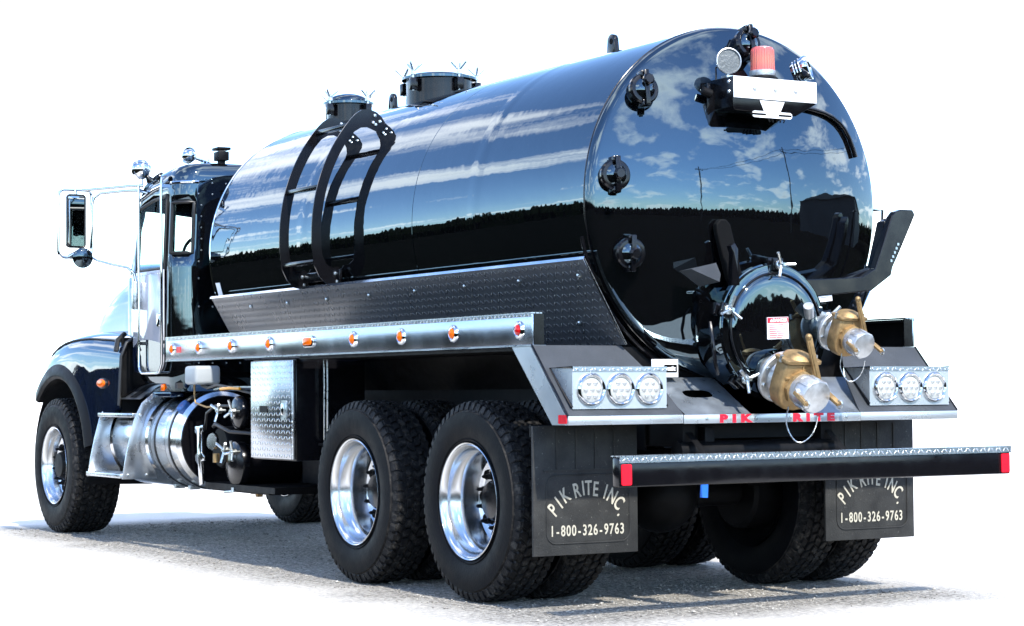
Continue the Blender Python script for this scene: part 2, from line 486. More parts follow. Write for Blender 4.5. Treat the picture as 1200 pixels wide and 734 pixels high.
hatch(2.47, .215, .17, .035)
hatch(3.80, .15, .17, .065)

# ---- sight glass ports on the rear head
for i, (x, z) in enumerate(((-.640, 2.575), (-.815, 2.145), (-.74, 1.765), (-.015, 2.845))):
    r = math.hypot(x, z-TZ); y = head_y(r)
    d = Vector((x*.25, -1, (z-TZ)*.25)).normalized()
    p = Vector((x, y, z)) + d*.0
    prt = part('sight_glass', MB().lathe([(.062, -.03), (.062, .045), (.078, .05), (.078, .068), (.070, .078), (.058, .080), (0, .080)], p, d, 32), BLK, TR, ang=30)
    part('glass_disc', MB().lathe([(0, .102), (.022, .099), (.042, .090), (.054, .079)], p, d, 32), PAINT, prt)
    o1 = d.orthogonal().normalized()
    upv = (Vector((0, 0, 1)) - d*d.z).normalized(); sd = d.cross(upv)
    m = Matrix((sd, upv, d)).transposed().to_4x4(); m.translation = p
    part('clamp_bar', MB().box(-.012, .012, -.09, .09, .098, .112, m), BLK, prt, .004)
    mb = MB(); mb.lathe([(0, .110), (.026, .110), (.03, .116), (.03, .132), (.022, .140), (0, .140)], p + upv*(.0 if i in (1, 2) else .035), d, 8)
    part('clamp_knob', mb, BLK, prt)
    for s_ in (-1, 1):
        part('clamp_ear', MB().box(-.02, .02, .075*s_-.016, .075*s_+.016, .02, .09, m), BLK, prt, .004)

# ---- ladder on the left flank
lad = part('access_ladder', MB().box(-.01, .01, 2.05, 2.62, -.03, .03, Matrix.Translation((-.918, 0, 1.80))), BLK, TR, .003)
def ladder_profile():
    ro, ri = TRAD+.175, TRAD+.112
    out = []
    def P(r, t): return (-r*math.cos(R(t)), TZ+r*math.sin(R(t)))
    for t in range(-10, 42, 3): out.append(P(ro, t))
    out += [P(ro-.002, 43.5), P(ro-.012, 46), P(ro-.04, 48.2), P(ro-.085, 49.8), P(ro-.13, 50.4), P(TRAD+.001, 50.2), P(TRAD+.001, 45.0)]
    out += [P(TRAD+.03, 44.2), P(TRAD+.06, 43.4), P(TRAD+.09, 41.4), P(ri-.005, 38.6)]
    for t in range(35, -9, -3): out.append(P(ri, t))
    out += [P(ri-.02, -10.5), P(TRAD+.06, -12), P(TRAD+.02, -12), P(TRAD+.005, -13), P(TRAD+.005, -19.5), P(TRAD+.06, -19), P(TRAD+.12, -17), P(ro-.02, -14)]
    return out
LP = ladder_profile()
for y in (2.57, 2.10):
    part('ladder_rail', MB().prism(LP, 'y', y-.005, y+.005), BLK, lad)
    for (rr, t) in ((TRAD+.05, -14.2), (TRAD+.05, -17.2), (TRAD+.03, 48.6), (TRAD+.055, 46.2), (TRAD+.08, 48.4), (TRAD+.035, 46.4)):
        p = Vector((-rr*math.cos(R(t)), y-.006, TZ+rr*math.sin(R(t))))
        part('rail_bolt', MB().lathe([(0, .012), (.008, .010), (.012, .003), (.012, 0)], p, (0, -1, 0), 10), ZINC, lad)
for t in (-9, 16, 40):
    a = R(t); r_ = TRAD+.144
    c = Vector((-r_*math.cos(a), 0, TZ+r_*math.sin(a)))
    m = Matrix.Translation(c) @ Matrix.Rotation(0, 4, 'Y')
    part('ladder_rung', MB().box(-.024, .024, 2.105, 2.565, -.013, .013, m), BLK, lad, .004)

# ---- sloped tread-plate skirts, shelf fascias with marker lights
for s in (-1, 1):
    o = part('skirt_panel', MB().add([(s*.945, -.735, 1.735), (s*.70, -.735, 1.312), (s*.70, 4.02, 1.312), (s*.945, 4.02, 1.735),
        (s*.938, -.735, 1.739), (s*.693, -.735, 1.316), (s*.693, 4.02, 1.316), (s*.938, 4.02, 1.739)],
        [(0, 1, 2, 3), (7, 6, 5, 4), (0, 4, 5, 1), (2, 6, 7, 3), (3, 7, 4, 0), (1, 5, 6, 2)]), DPB, TR)
    e = Vector((s*.245, 0, .423)).normalized(); nn = Vector((s*.423, 0, -.245)).normalized()
    part('top_flange', MB().add([(s*.952, -.742, 1.733), (s*.952, 4.03, 1.733), (s*.945, 4.03, 1.748), (s*.945, -.742, 1.748), (s*.93, 4.03, 1.750), (s*.93, -.742, 1.750)],
        [(0, 1, 2, 3), (3, 2, 4, 5)]), DPX if False else ALU, o)
    part('end_trim', MB().tube([(s*.948, -.738, 1.737), (s*.703, -.738, 1.314)], .004, 6), ALU, o)
    for row, f in ((0, .82), (1, .28)):
        for k in range(9):
            y = -.62 + k*.58 + row*.2
            if y > 3.9: continue
            c = Vector((s*.70, y, 1.312)) + e*(.489*f) + nn*.002
            part('panel_bolt', MB().lathe([(0, .010), (.007, .009), (.013, .003), (.013, 0)], c, nn, 8), ZINC, o)
    # fascia channel
    ft, fb, fy0, fy1 = 1.462, 1.311, -.690, 4.165
    fa = part('side_fascia', MB().box(s*1.22, s*1.208, fy0, fy1, fb, ft), FASC, TR, .003)
    part('top_tread_strip', MB().box(s*1.224, s*1.16, fy0, fy1, ft+.002, ft+.008), DPX, fa)
    part('fascia_lip', MB().box(s*1.2245, s*1.2205, fy0, fy1, ft-.012, ft+.001), DPA, fa)
    part('bottom_flange', MB().box(s*1.225, s*1.14, fy0, fy1, fb-.007, fb-.001), ALUB, fa)
    part('inner_lining', MB().box(s*1.206, s*1.200, fy0+.01, fy1, fb, ft), SATIN, fa)
    part('end_return', MB().box(s*1.206, s*1.15, fy0, fy0+.008, fb, ft), BLK, fa)
    part('shelf', MB().box(s*1.199, s*1.16, fy0+.02, fy1-.02, ft-.016, ft-.006), SATIN, fa)
    # marker lights
    if s < 0:
        pix = [(-.575, 1), (.095, 0), (.68, 0), (1.265, 0), (1.86, 2), (2.43, 0), (3.02, 0), (3.56, 0), (4.03, 0)]
    else:
        pix = [(-.575, 1), (.68, 0), (1.86, 2), (3.02, 0), (4.03, 0)]
    for y, kind in pix:
        if kind == 2:
            o = part('marker_light', MB().prism(rrect(y-.075, y+.075, 1.352, 1.422, .03), 'x', s*1.219, s*1.232), CHR, fa, .005)
            part('amber_lens', MB().prism(rrect(y-.052, y+.052, 1.365, 1.409, .012), 'x', s*1.230, s*1.240), AMB, fa, .005)
        else:
            o = part('marker_light', MB().lathe([(.046, 0), (.044, .010), (.034, .016), (.027, .010), (0, .010)], (s*1.2195, y, 1.386), (s, 0, 0), 28), CHR, fa, ang=70)
            part('red_lens' if kind else 'amber_lens', MB().lathe([(.027, .009), (.026, .016), (.018, .023), (0, .025)], (s*1.2195, y, 1.386), (s, 0, 0), 20), REDL if kind else AMB, fa)
    part('side_reflector', MB().box(s*1.2195, s*1.222, 3.90, 3.965, 1.36, 1.40), REFL, fa)

# ---- rear decks with light boxes
DTY, DTZ, DBY, DBZ = -.692, 1.309, -1.02, .966
def deck(s):
    sl = (DTZ-DBZ)/(DTY-DBY)
    def on(x, y, off=0.): return (s*x, y, DBZ + (y-DBY)*sl + off)
    outer = [(1.222, DTY), (1.222, DBY), (.556, DBY), (.60, -.86), (.70, DTY)]
    top = [on(x, y) for x, y in outer]; bot = [on(x, y, -.012) for x, y in outer]; n = len(outer)
    o = part('rear_deck', MB().add(top+bot, [tuple(range(n)), tuple(range(2*n-1, n-1, -1))]+[(i, n+i, n+(i+1) % n, (i+1) % n) for i in range(n)]), GRIT, TR)
    part('deck_apron', MB().box(s*1.222, s*.558, DBY-.004, DBY+.006, .921, DBZ-.002), SHEET, o, .002)
    part('side_cheek', MB().prism([(-.50, 1.302), (DTY+.01, 1.302), (DBY+.008, DBZ-.016), (DBY+.008, .921), (-.875, .921)], 'x', s*1.2215, s*1.212), SHEET, o)
    part('deck_edge', MB().tube([(s*1.2225, DTY, DTZ+.002), (s*1.2225, DBY, DBZ+.002)], .005, 6), BLK, o)
    part('corner_reflector', MB().prism(rrect(-1.008, -.935, .928, .970, .006), 'x', s*1.2216, s*1.2245), REFL, o)
    # wedge light box
    x0, x1, yf, zb, zt = .640, 1.184, -1.0, .997, 1.197
    yb = DBY + (zt-DBZ)/sl
    lb = part('light_box', MB().add([(s*x0, yf, zb), (s*x1, yf, zb), (s*x1, yf, zt), (s*x0, yf, zt), (s*x0, yb, zt), (s*x1, yb, zt)],
        [(0, 1, 2, 3), (3, 2, 5, 4), (1, 5, 2), (0, 3, 4)]), SHEET, TR)
    part('side_frame', MB().tube([(s*(x1+.002), yf, zb+.01), (s*(x1+.002), yb, zt), (s*(x1+.002), yf, zt)], .006, 6), BLK, lb)
    part('side_frame', MB().tube([(s*(x0-.002), yf, zb+.01), (s*(x0-.002), yb, zt), (s*(x0-.002), yf, zt)], .006, 6), BLK, lb)
    part('tread_lip', MB().box(s*x0, s*x1, yf-.006, yf-.001, zt-.018, zt+.003), DPZ, lb)
    for k in range(3):
        xc = s*(x0 + .105 + k*.167); zc_ = (zb+zt)/2-.006
        part('lamp_bezel', MB().lathe([(.080, 0), (.079, .012), (.070, .020), (.060, .013), (.058, 0)], (xc, yf, zc_), (0, -1, 0), 40), CHR, lb, ang=70)
        part('lamp_lens', MB().lathe([(.060, .004), (.050, .010), (0, .014)], (xc, yf, zc_), (0, -1, 0), 32), LENS, lb)
        mb = MB()
        for q in range(7):
            a = q*PI/3; rr = 0 if q == 6 else .036
            mb.lathe([(.0135, .006), (.013, .0145), (.008, .0175), (0, .0175)], (xc+rr*math.cos(a), yf, zc_+rr*math.sin(a)), (0, -1, 0), 10)
        part('led_cluster', mb, LED, lb)
for s in (-1, 1): deck(s)
# centre plate with oval slot
cp_ = []
cs = (1.150-DBZ)/(-.70-DBY)
def onc(x, y): return (x, y, DBZ-.002+(y-DBY)*cs)
hole = [( -.345+.085*math.copysign(abs(math.cos(a))**.6, math.cos(a)), -.845+.032*math.copysign(abs(math.sin(a))**.7, math.sin(a))) for a in [2*PI*i/24 for i in range(24)]]
rect = []
for i in range(24):
    a = 2*PI*i/24; c, d = math.cos(a), math.sin(a); k = 1/max(abs(c), abs(d))
    rect.append((-.345+.20*c*k, -.86+(.16 if d < 0 else .16)*d*k))
mb = MB()
mb.grid([[onc(*p) for p in hole], [onc(*p) for p in rect]], closed=True)
mb.add([onc(-.74, -1.005), onc(-.545, -1.02), onc(-.545, -.70), onc(-.74, -.70)], [(0, 1, 2, 3)])
mb.add([onc(-.145, -1.02), onc(.553, -1.02), onc(.74, -1.005), onc(.74, -.70), onc(-.145, -.70)], [(0, 1, 2, 3, 4)])
cpl = part('centre_plate', mb, mat('weathered_aluminium_sheet', (.36, .40, .44), .34, .75, var=.25, vscale=7, rvar=.12), TR)
part('plate_apron', MB().box(-.555, .556, DBY-.006, DBY+.004, .919, DBZ-.003), SHEET, cpl, .002)
for k, ch in enumerate('PIK'):
    mb = MB(); text_rear(mb, ch, (-.318, -.252, -.182)[k], DBY-.0075, .925, .050, .0036, 1.75)
    part('letter', mb, REDP, cpl)
for k, ch in enumerate('RITE'):
    mb = MB(); text_rear(mb, ch, (.142, .212, .280, .358)[k], DBY-.0075, .925, .050, .0036, 1.75)
    part('letter', mb, REDP, cpl)
for x in (-.42, -.12, .10, .46):
    part('apron_bolt', MB().lathe([(0, .006), (.007, .004), (.009, 0)], (x, DBY-.006, .943), (0, -1, 0), 8), ZINC, cpl)
part('dark_backing_sheet', MB().box(-.74, .74, -.668, -.655, .93, 1.302), SATIN, TR)  # added dark sheet, closes the bright gap under the tank
part('maker_plate', MB().box(-.16, .0, -.004, 0, -.045, .045), STKR, TR, loc=(-.405, -.76, 1.195))
part('plate_print', MB().box(-.085, -.008, -.006, -.0045, -.022, .018), DARK, bpy.data.objects['maker_plate'])
mb = MB(); text_rear(mb, 'natic', -.045, -.0068, -.012, .034, .001, .85)
part('lettering', mb, STKR, bpy.data.objects['maker_plate'])

# ---- rear bumper
bp = part('rear_bumper', MB().box(-1.205, 1.205, -1.43, -1.37, .641, .776), BLK, TR, .008)
part('bumper_tread', MB().box(-1.206, 1.206, -1.438, -1.362, .779, .785), DPX, bp)
part('bumper_tread_lip', MB().box(-1.206, 1.206, -1.4385, -1.4335, .752, .779), DPZ, bp)
for s in (-1, 1):
    part('bumper_reflector', MB().prism(rrect(s*1.168-.028, s*1.168+.028, .650, .746, .008), 'y', -1.4365, -1.4305), REFL, bp)
    part('bumper_arm', MB().box(s*.40, s*.48, -1.37, -.60, .66, .76).add([(s*.42, -1.05, .76), (s*.46, -1.05, .76), (s*.46, -.80, .95), (s*.42, -.80, .95)], [(0, 1, 2, 3)]), SATIN, bp, .004)

# ---- mud flaps
def mud_flap(s):
    x0, x1 = (-1.212, -.600) if s < 0 else (.600, 1.212)
    o = part('mud_flap', MB().box(x0, x1, -.678, -.662, .277, .915), FLAP, TR, .003)
    for k in range(4):
        xx = x0+.135+k*.112
        part('flap_rib', MB().box(xx-.004, xx+.004, -.6835, -.678, .70, .90), FLAP, o)
    part('flap_rib', MB().box(x0+.06, x1-.04, -.6835, -.678, .690, .698), FLAP, o)
    pth = [(p[0], -.680, p[1]) for p in rrect(x0+.075, x1-.05, .335, .67, .05)]
    part('flap_border', MB().tube(pth, .004, 6, True), FLAP, o)
    cx_ = (x0+x1)/2 + .005
    LET = (('P', -.200, .502, -46), ('I', -.167, .538, -40), ('K', -.131, .572, -33), ('R', -.062, .595, -14), ('I', -.023, .605, -7), ('T', .008, .606, -1),
           ('E', .050, .599, 6), ('I', .109, .584, 19), ('N', .149, .561, 31), ('C', .189, .526, 44), ('.', .206, .484, 50))
    for ch, dx_, zz, a in LET:
        a = R(a); mb = MB(); hh = .036
        text_rear(mb, ch, cx_+dx_-hh*math.sin(a), -.6795, zz-hh*math.cos(a), .102, .0016, .66, a)
        part('letter', mb, CREAM, o)
    for k, ch in enumerate('1-800-326-9763'):
        mb = MB(); text_rear(mb, ch, cx_-.2045+k*.0315, -.6795, .372, .074, .0012, .72)
        part('digit', mb, CREAM, o)
    part('flap_bracket', MB().box(x0, x1, -.660, -.645, .86, .92), SATIN, o)
for s in (-1, 1): mud_flap(s)

# ---- wheels
def tyre_mesh(width, rad, rb, nblk, rows):
    """carcass by revolution about X (outer face at x=0, inner at x=width) + tread blocks"""
    w = width; mb = MB(); tr = rad-.016
    pr = [(rb, .028), (rb+.018, .008), (rb+.06, -.004), (rb+.12, -.009), (rb+.17, -.003), (rad-.055, .008), (rad-.030, .016), (tr-.006, .026), (tr, .045)]
    prof = pr + [(tr+.003, w/2)] + [(r, w-h) for r, h in reversed(pr)]
    mb.lathe(prof, (0, 0, 0), (1, 0, 0), 96)
    # fine sidewall ridges
    for rr, hh in ((rad-.075, .0035), (rad-.085, .0015), (rb+.03, .004)):
        mb.lathe([(rr-.003, hh), (rr, hh-.006), (rr+.003, hh)], (0, 0, 0), (1, 0, 0), 96)
    # tread blocks
    def blk(a, x, da, dx_, top, skew, base=None):
        pts = []
        hexo = [(-.5, -.32), (-.12, -.5), (.38, -.5), (.5, .32), (.12, .5), (-.38, .5)]
        for lv, sc in ((rad-.022, 1.0), (top, .88)):
            for (u, v) in hexo:
                aa = a + (u*sc + skew*v)*da; xx = x + v*sc*dx_
                pts.append((xx, lv*math.cos(aa), lv*math.sin(aa)))
        fs = [(6, 7, 8, 9, 10, 11)]+[(i, (i+1) % 6, 6+(i+1) % 6, 6+i) for i in range(6)]
        mb.add(pts, fs)
    pitch = 2*PI/nblk; cw = (w-.05)/rows
    for r in range(rows):
        xc = .025+cw*(r+.5)
        sh = r in (0, rows-1)
        for i in range(nblk):
            a = pitch*(i+(.5 if r % 2 else 0))
            blk(a, xc, pitch*.86, cw*.86, rad-(.004 if sh else 0), .35*(-1 if r % 2 else 1))
    # shoulder lugs
    for i in range(nblk//1):
        for sd in (0, 1):
            a = pitch*(i+(.5 if sd else 0)); da = pitch*.30
            X = lambda v: v if sd == 0 else w-v
            v8 = []
            for t in (-da, da):
                for (xx, rr) in ((.014, rad-.062), (.006, rad-.045), (.018, rad-.010), (.05, rad-.006), (.05, rad-.03)):
                    v8.append((X(xx), rr*math.cos(a+t), rr*math.sin(a+t)))
            mb.add(v8, [(0, 1, 6, 5), (1, 2, 7, 6), (2, 3, 8, 7), (0, 1, 2, 3, 4), (5, 6, 7, 8, 9)])
    return mesh(mb, 'tyre', TRD, ang=32)
def two_tone(me, xin, rad):
    """sidewall faces take the smoother rubber"""
    me.materials.append(RUB)
    for p in me.polygons:
        c = p.center
        if math.hypot(c.y, c.z) < rad-.066: p.material_index = 1
T_REAR = tyre_mesh(.275, .520, .292, 56, 5); two_tone(T_REAR, 0, .52)
T_FRONT = tyre_mesh(.385, .528, .292, 54, 7); two_tone(T_FRONT, 0, .528)
def rim_mesh(depth, width, disc):
    pr = [(.302, .000), (.3035, .006), (.297, .010), (.290, .006), (.281, .014), (.274, .040), (.268, .075), (.258, .085), (.248, .100), (.246, min(.125, depth-.04)), (.240, depth-.02), (.236, depth), (.205, depth+.012), (.165, depth-.002+disc), (.125, depth-.002+disc), (.125, depth+.05), (.26, depth+.05), (.28, width-.03), (.30, width), (.303, width), (.292, width-.05), (.285, .03)]
    return mesh(MB().lathe(pr, (0, 0, 0), (1, 0, 0), 72), 'wheel', RIM, ang=40)
def wheel(kind):
    if kind == 'rear':
        dp, w, disc = .200, .275, 0.0
    else:
        dp, w, disc = .105, .385, -.0
    o = link('wheel', rim_mesh(dp, w, disc), TR)
    link('tyre', T_REAR if kind != 'front' else T_FRONT, o)
    mb = MB(); f = dp-.002
    mb.lathe([(.128, f+.02), (.128, f-.006), (.116, f-.012), (.106, f-.02), (.102, f-.05), (.092, f-.062), (.05, f-.066), (0, f-.066)], (0, 0, 0), (1, 0, 0), 36)
    part('hub', mb, BLK if kind == 'rear' else SATIN, o)
    for i in range(10):
        a = 2*PI*(i+.3)/10; y, z = .1430*math.cos(a), .1430*math.sin(a)
        mb = MB().lathe([(.023, .004), (.023, -.004), (.0165, -.006), (.0165, -.030), (.012, -.034), (.010, -.058), (.004, -.066), (0, -.066)], (f, y, z), (1, 0, 0), 6)
        part('lug_nut', mb, SATIN, o)
    for i in range(10):
        a = 2*PI*(i+.8)/10; y, z = .196*math.cos(a), .196*math.sin(a)
        part('hand_hole_inset', MB().lathe([(0, .004), (.021, .004), (.0245, -.002), (.027, .002)], (f+.003, y, z), (1, 0, 0), 14), DARK, o)  # dark cup painted in for the shade of an open hole
    a = R(150)
    part('valve_stem', MB().rod((.05, .25*math.cos(a), .25*math.sin(a)), (.11, .235*math.cos(a), .235*math.sin(a)), .005, 8), CHR, o)
    return o
WZ = .5195
XO = -1.20
w_rear = wheel('rear'); w_rear.location = (XO, 0, WZ); w_rear.rotation_euler = (R(11), 0, 0)
inner = []
def inner_dual(loc, rot):
    o = link('wheel', INR, TR, loc, rot); link('tyre', T_REAR, o); return o
INR = mesh(MB().lathe([(.302, 0), (.297, .01), (.274, .04), (.25, .1), (.246, .2), (.28, .24), (.303, .275), (.29, .24), (.20, .17), (.12, .16), (.12, .1), (.24, .1)], (0, 0, 0), (1, 0, 0), 48), 'wheel', SATIN, ang=40)
copy_tree(w_rear, TR, (XO, 1.32, WZ), (R(-37), 0, 0))
for y, k in ((0, 23), (1.32, 61)):
    inner_dual((XO+.332, y, WZ), (R(k), 0, 0))
    copy_tree(w_rear, TR, (-XO, y, WZ), (R(k+9), 0, PI))
    inner_dual((-XO-.332, y, WZ), (R(k+30), 0, PI))
w_front = wheel('front'); w_front.location = (-1.180, 6.6676, .528); w_front.rotation_euler = (R(14), 0, 0)
copy_tree(w_front, TR, (1.180, 6.6676, .528), (R(70), 0, PI))

# ---- chassis
for s in (-1, 1):
    part('frame_rail', MB().box(s*.395, s*.475, -.90, 7.25, .80, 1.0), SATIN, TR, .01)
for y in (-.80, .66, 2.3, 3.9, 5.2):
    part('cross_member', MB().box(-.395, .395, y-.04, y+.04, .84, 1.02), SATIN, TR)
for y in (0, 1.32):
    ax = part('drive_axle', MB().cyl((-.86, y, WZ), (1, 0, 0), .075, 1.72, 20), SATIN, TR)
    part('differential', MB().ball((0, y, WZ), .21, 24, (1, 1, 1)), SATIN, ax)
    for s in (-1, 1):
        part('brake_drum', MB().cyl((s*.50, y, WZ), (s, 0, 0), .205, .22, 32, .02), SATIN, ax)
        part('brake_chamber', MB().lathe([(0, 0), (.07, 0), (.085, .02), (.085, .06), (.092, .065), (.092, .08), (.085, .085), (.085, .15), (.06, .18), (0, .18)], (s*.46, y-.30, .58), (0, .25, 1), 24), SATIN, ax)
        part('air_spring', MB().lathe([(.11, 0), (.13, .03), (.115, .06), (.13, .09), (.115, .12), (.13, .15), (.11, .18), (0, .18)], (s*.30, y-.36, .60), (0, 0, 1), 24), SATIN, ax)
part('front_axle', MB().box(-.85, .85, 6.60, 6.73, .42, .52), SATIN, TR, .02)
part('drive_shaft', MB().cyl((0, 1.5, .66), (0, 1, .02), .055, 3.6, 16), SATIN, TR)
part('engine_block', MB().box(-.34, .34, 5.5, 7.0, .62, 1.5), SATIN, TR, .03)
part('transmission', MB().box(-.24, .24, 4.6, 5.5, .55, 1.05), SATIN, TR, .03)
part('rear_cross_tube', MB().cyl((-.5, -.88, .78), (1, 0, 0), .05, 1.0, 16), SATIN, TR)
part('inspection_tag', MB().box(-.003, .045, -.001, .0, -.08, .02), BLUE, TR, loc=(-.39, -.93, .63), rot=(0, R(3), 0))
bt = part('tow_bracket', MB().box(-.34, -.28, -.90, -.84, .70, .90), SATIN, TR, .005)
# inner fender liners that keep the wheel bay dark
for s in (-1, 1):
    part('wheel_arch_liner', MB().box(s*.50, s*1.19, -.64, 2.06, 1.285, 1.30), SATIN, TR)
    part('splash_panel', MB().box(s*.49, s*.50, -.60, 3.1, .78, 1.30), SATIN, TR)

# ---- tool box
tb = part('tool_box', MB().box(-1.185, -.72, 2.125, 2.765, .672, 1.290), BLK, TR, .006)
td = part('tool_box_door', MB().box(-1.205, -1.188, 2.148, 2.755, .682, 1.282), DPA, tb, .003)
part('door_flange', MB().box(-1.2035, -1.187, 2.128, 2.145, .682, 1.282), ALUB, tb, .002)
part('latch_plate', MB().prism(rrect(2.21, 2.29, .92, 1.04, .012), 'x', -1.2065, -1.211), ZINC, tb)
part('latch_handle', MB().box(-1.222, -1.211, 2.235, 2.265, .95, 1.02), CHR, tb, .003)
part('lock_plate', MB().box(-1.2095, -1.2055, 2.50, 2.61, .965, 1.005), SATIN, tb)
for k in range(12):
    part('edge_rivet', MB().lathe([(0, .004), (.006, .002), (.007, 0)], (-1.2036, 2.1365, .71+k*.05), (-1, 0, 0), 8), ZINC, tb)
for dy in (0, .045):
    part('vent_pipe', MB().tube([(-1.02, 2.03+dy, 1.30), (-1.02, 2.03+dy, .80), (-1.0, 2.03+dy, .775)], .006, 8), ZINC, TR)
part('pipe_bracket', MB().box(-1.05, -.70, 1.99, 2.10, .765, .778), SATIN, TR)

# ---- fuel tank with steps
FX, FZ, FR = -.715, .752, .345
ftk = part('fuel_tank', MB().lathe([(FR-.03, 0), (FR, .03), (FR, 1.38), (FR-.03, 1.41), (0, 1.41)], (FX, 4.36, FZ), (0, 1, 0), 72), ALU, TR)
part('shaded_end_cap', MB().lathe([(FR-.028, 0), (FR-.034, -.006), (0, -.018)], (FX, 4.36, FZ), (0, 1, 0), 64), BLK, ftk)  # black colour carries the shade on this end face
for y in (4.52, 4.80):
    part('tank_strap', MB().lathe([(FR+.001, 0), (FR+.008, 0), (FR+.008, .055), (FR+.001, .055)], (FX, y, FZ), (0, 1, 0), 64), ALUB, ftk)
    part('strap_rubber', MB().lathe([(FR+.001, 0), (FR+.0045, 0), (FR+.0045, .085), (FR+.001, .085)], (FX, y-.015, FZ), (0, 1, 0), 64), GASK, ftk)
    part('strap_bolt', MB().box(-.90, -.82, y+.006, y+.046, .405, .435), ZINC, ftk, .003)
part('filler_cap', MB().lathe([(.05, 0), (.05, .03), (.042, .04), (0, .04)], (FX-FR*.74, 4.44, FZ+FR*.66), (-.74, 0, .66), 24), mat('blue_cap', (.03, .10, .30), .25), ftk)
st = part('cab_step', MB().box(-1.255, -1.05, 4.965, 5.69, .480, .512), ALUB, TR, .004)
part('step_tread', MB().box(-1.165, -1.06, 4.965, 5.69, .915, .945), ALUB, st, .004)
inn = [(FX-(FR+.012)*math.cos(R(t)), FZ+(FR+.012)*math.sin(R(t))) for t in range(88, -42, -6)]
plate = [(-.74, 1.125), (-.90, 1.12), (-1.01, 1.09), (-1.095, 1.02), (-1.15, .91), (-1.19, .76), (-1.22, .62), (-1.245, .474), (-.98, .474)] + list(reversed(inn))
for y in (4.95, 5.685):
    part('step_side_plate', MB().prism(plate, 'y', y, y+.012), ALUB, st, .002)
for (x, z) in ((-1.20, .50), (-1.06, .50), (-1.11, .93), (-1.03, 1.03), (-.92, 1.095)):
    part('step_bolt', MB().lathe([(0, .008), (.010, .006), (.012, 0)], (x, 4.95, z), (0, -1, 0), 8), ZINC, st)
part('step_top', MB().add([(-1.00, 4.97, 1.108), (-.80, 4.97, 1.122), (-.80, 5.68, 1.122), (-1.00, 5.68, 1.108), (-1.10, 4.97, 1.045), (-1.10, 5.68, 1.045)], [(0, 1, 2, 3), (4, 0, 3, 5)]), ALUB, st)
for y in (5.1, 5.32, 5.54):
    part('grip_slot', MB().add([(-1.085, y, 1.060), (-1.01, y, 1.107), (-1.01, y+.13, 1.107), (-1.085, y+.13, 1.060)], [(0, 1, 2, 3)]), DARK, st)
# ---- vacuum pump group between fuel tank and tool box
pg = part('pump_frame', MB().box(-1.0, -.45, 2.85, 4.0, .44, .48).box(-.55, -.47, 2.85, 4.0, .44, 1.25), SATIN, TR)
v1 = part('secondary_filter', MB().lathe([(0, .02), (.085, .012), (.105, 0), (.112, -.02), (.112, -.04), (.10, -.045), (.10, -.45), (0, -.47)], (-1.0, 3.46, .955), (-1, 0, 0), 36), BLK, TR)
v2 = part('oil_catch_vessel', MB().lathe([(0, .03), (.11, .018), (.148, 0), (.155, -.02), (.155, -.05), (.14, -.055), (.14, -.42), (0, -.45)], (-.99, 3.52, .615), (-1, 0, 0), 36), BLK, TR)
def star(parent, c, n=3, L=.075, a0=.5):
    c = Vector(c); mb = MB().rod(c, c+Vector((-.07, 0, 0)), .010)
    mb.cyl(c+Vector((-.03, 0, 0)), (-1, 0, 0), .022, .03, 8)
    for i in range(n):
        a = a0+2*PI*i/n
        mb.rod(c+Vector((-.05, 0, 0)), c+Vector((-.075, L*math.cos(a), L*math.sin(a))), .009, 8)
    part('wing_nut', mb, ZINC, parent)
star(v1, (-1.02, 3.60, .97)); star(v1, (-1.02, 3.37, .965), a0=1.6)
star(v2, (-1.02, 3.50, .71), L=.085); star(v2, (-1.02, 3.36, .70), a0=1.9)
part('warning_label', MB().box(-1.024, -1.021, 3.45, 3.50, .93, .98), STKR, v1)
part('drain_valve', MB().rod((-1.0, 3.52, .46), (-1.0, 3.52, .43), .014).rod((-1.0, 3.52, .435), (-1.0, 3.66, .425), .009), ZINC, v2)
PD = (0, 0, 0)
pb = part('vacuum_pump', MB().lathe([(0, 0), (.13, 0), (.14, .015), (.14, .16), (.125, .17), (.125, .42), (0, .42)], (-.95, 3.86, .72), (1, 0, 0), 32), SATIN, TR)
part('pump_bracket', MB().prism([(4.00, .86), (3.93, .87), (3.93, .83), (3.955, .82), (3.945, .68), (3.90, .66), (3.90, .63), (3.955, .625), (3.93, .47), (3.985, .455), (4.01, .60), (4.055, .625), (4.06, .665), (4.02, .68), (4.03, .80), (4.065, .82), (4.065, .86)], 'x', -1.035, -1.05), ALU, pb, .002, loc=PD)
part('pump_gauge', MB().lathe([(0, .02), (.055, .02), (.06, .01), (.06, 0), (0, 0)], (-1.02, 3.80, .76), (-1, -.2, .1), 24), CHR, pb, loc=PD)
part('oil_cup', MB().cyl((-1.02, 3.76, .62), (0, 0, 1), .022, .06, 16), BRASS, pb, loc=PD)
part('air_line', MB().tube([(-1.0, 4.0, .84), (-1.03, 3.9, .95), (-1.03, 3.75, 1.0), (-1.0, 3.55, 1.0)], .010, 8), GASK, pb, loc=PD)
part('air_line', MB().tube([(-1.0, 3.85, .86), (-1.05, 3.7, .88), (-1.03, 3.5, .83), (-.95, 3.3, .82)], .013, 8), GASK, pb, loc=PD)
part('hose', MB().tube([(-.95, 3.3, 1.08), (-.97, 3.6, 1.12), (-.97, 3.85, 1.14), (-.96, 4.05, 1.12), (-.95, 4.18, 1.14)], .011, 8), GASK, pb, loc=PD)
part('yellow_line', MB().tube([(-.98, 3.45, 1.115), (-.98, 3.62, 1.118), (-.98, 3.78, 1.112)], .010, 8), YEL, pb, loc=PD)
part('heat_shield', MB().prism([(3.0, 1.13), (3.72, 1.13), (3.9, 1.115), (3.9, 1.105), (3.7, 1.12), (3.0, 1.12)], 'x', -.98, -.6), ALUB, pb)
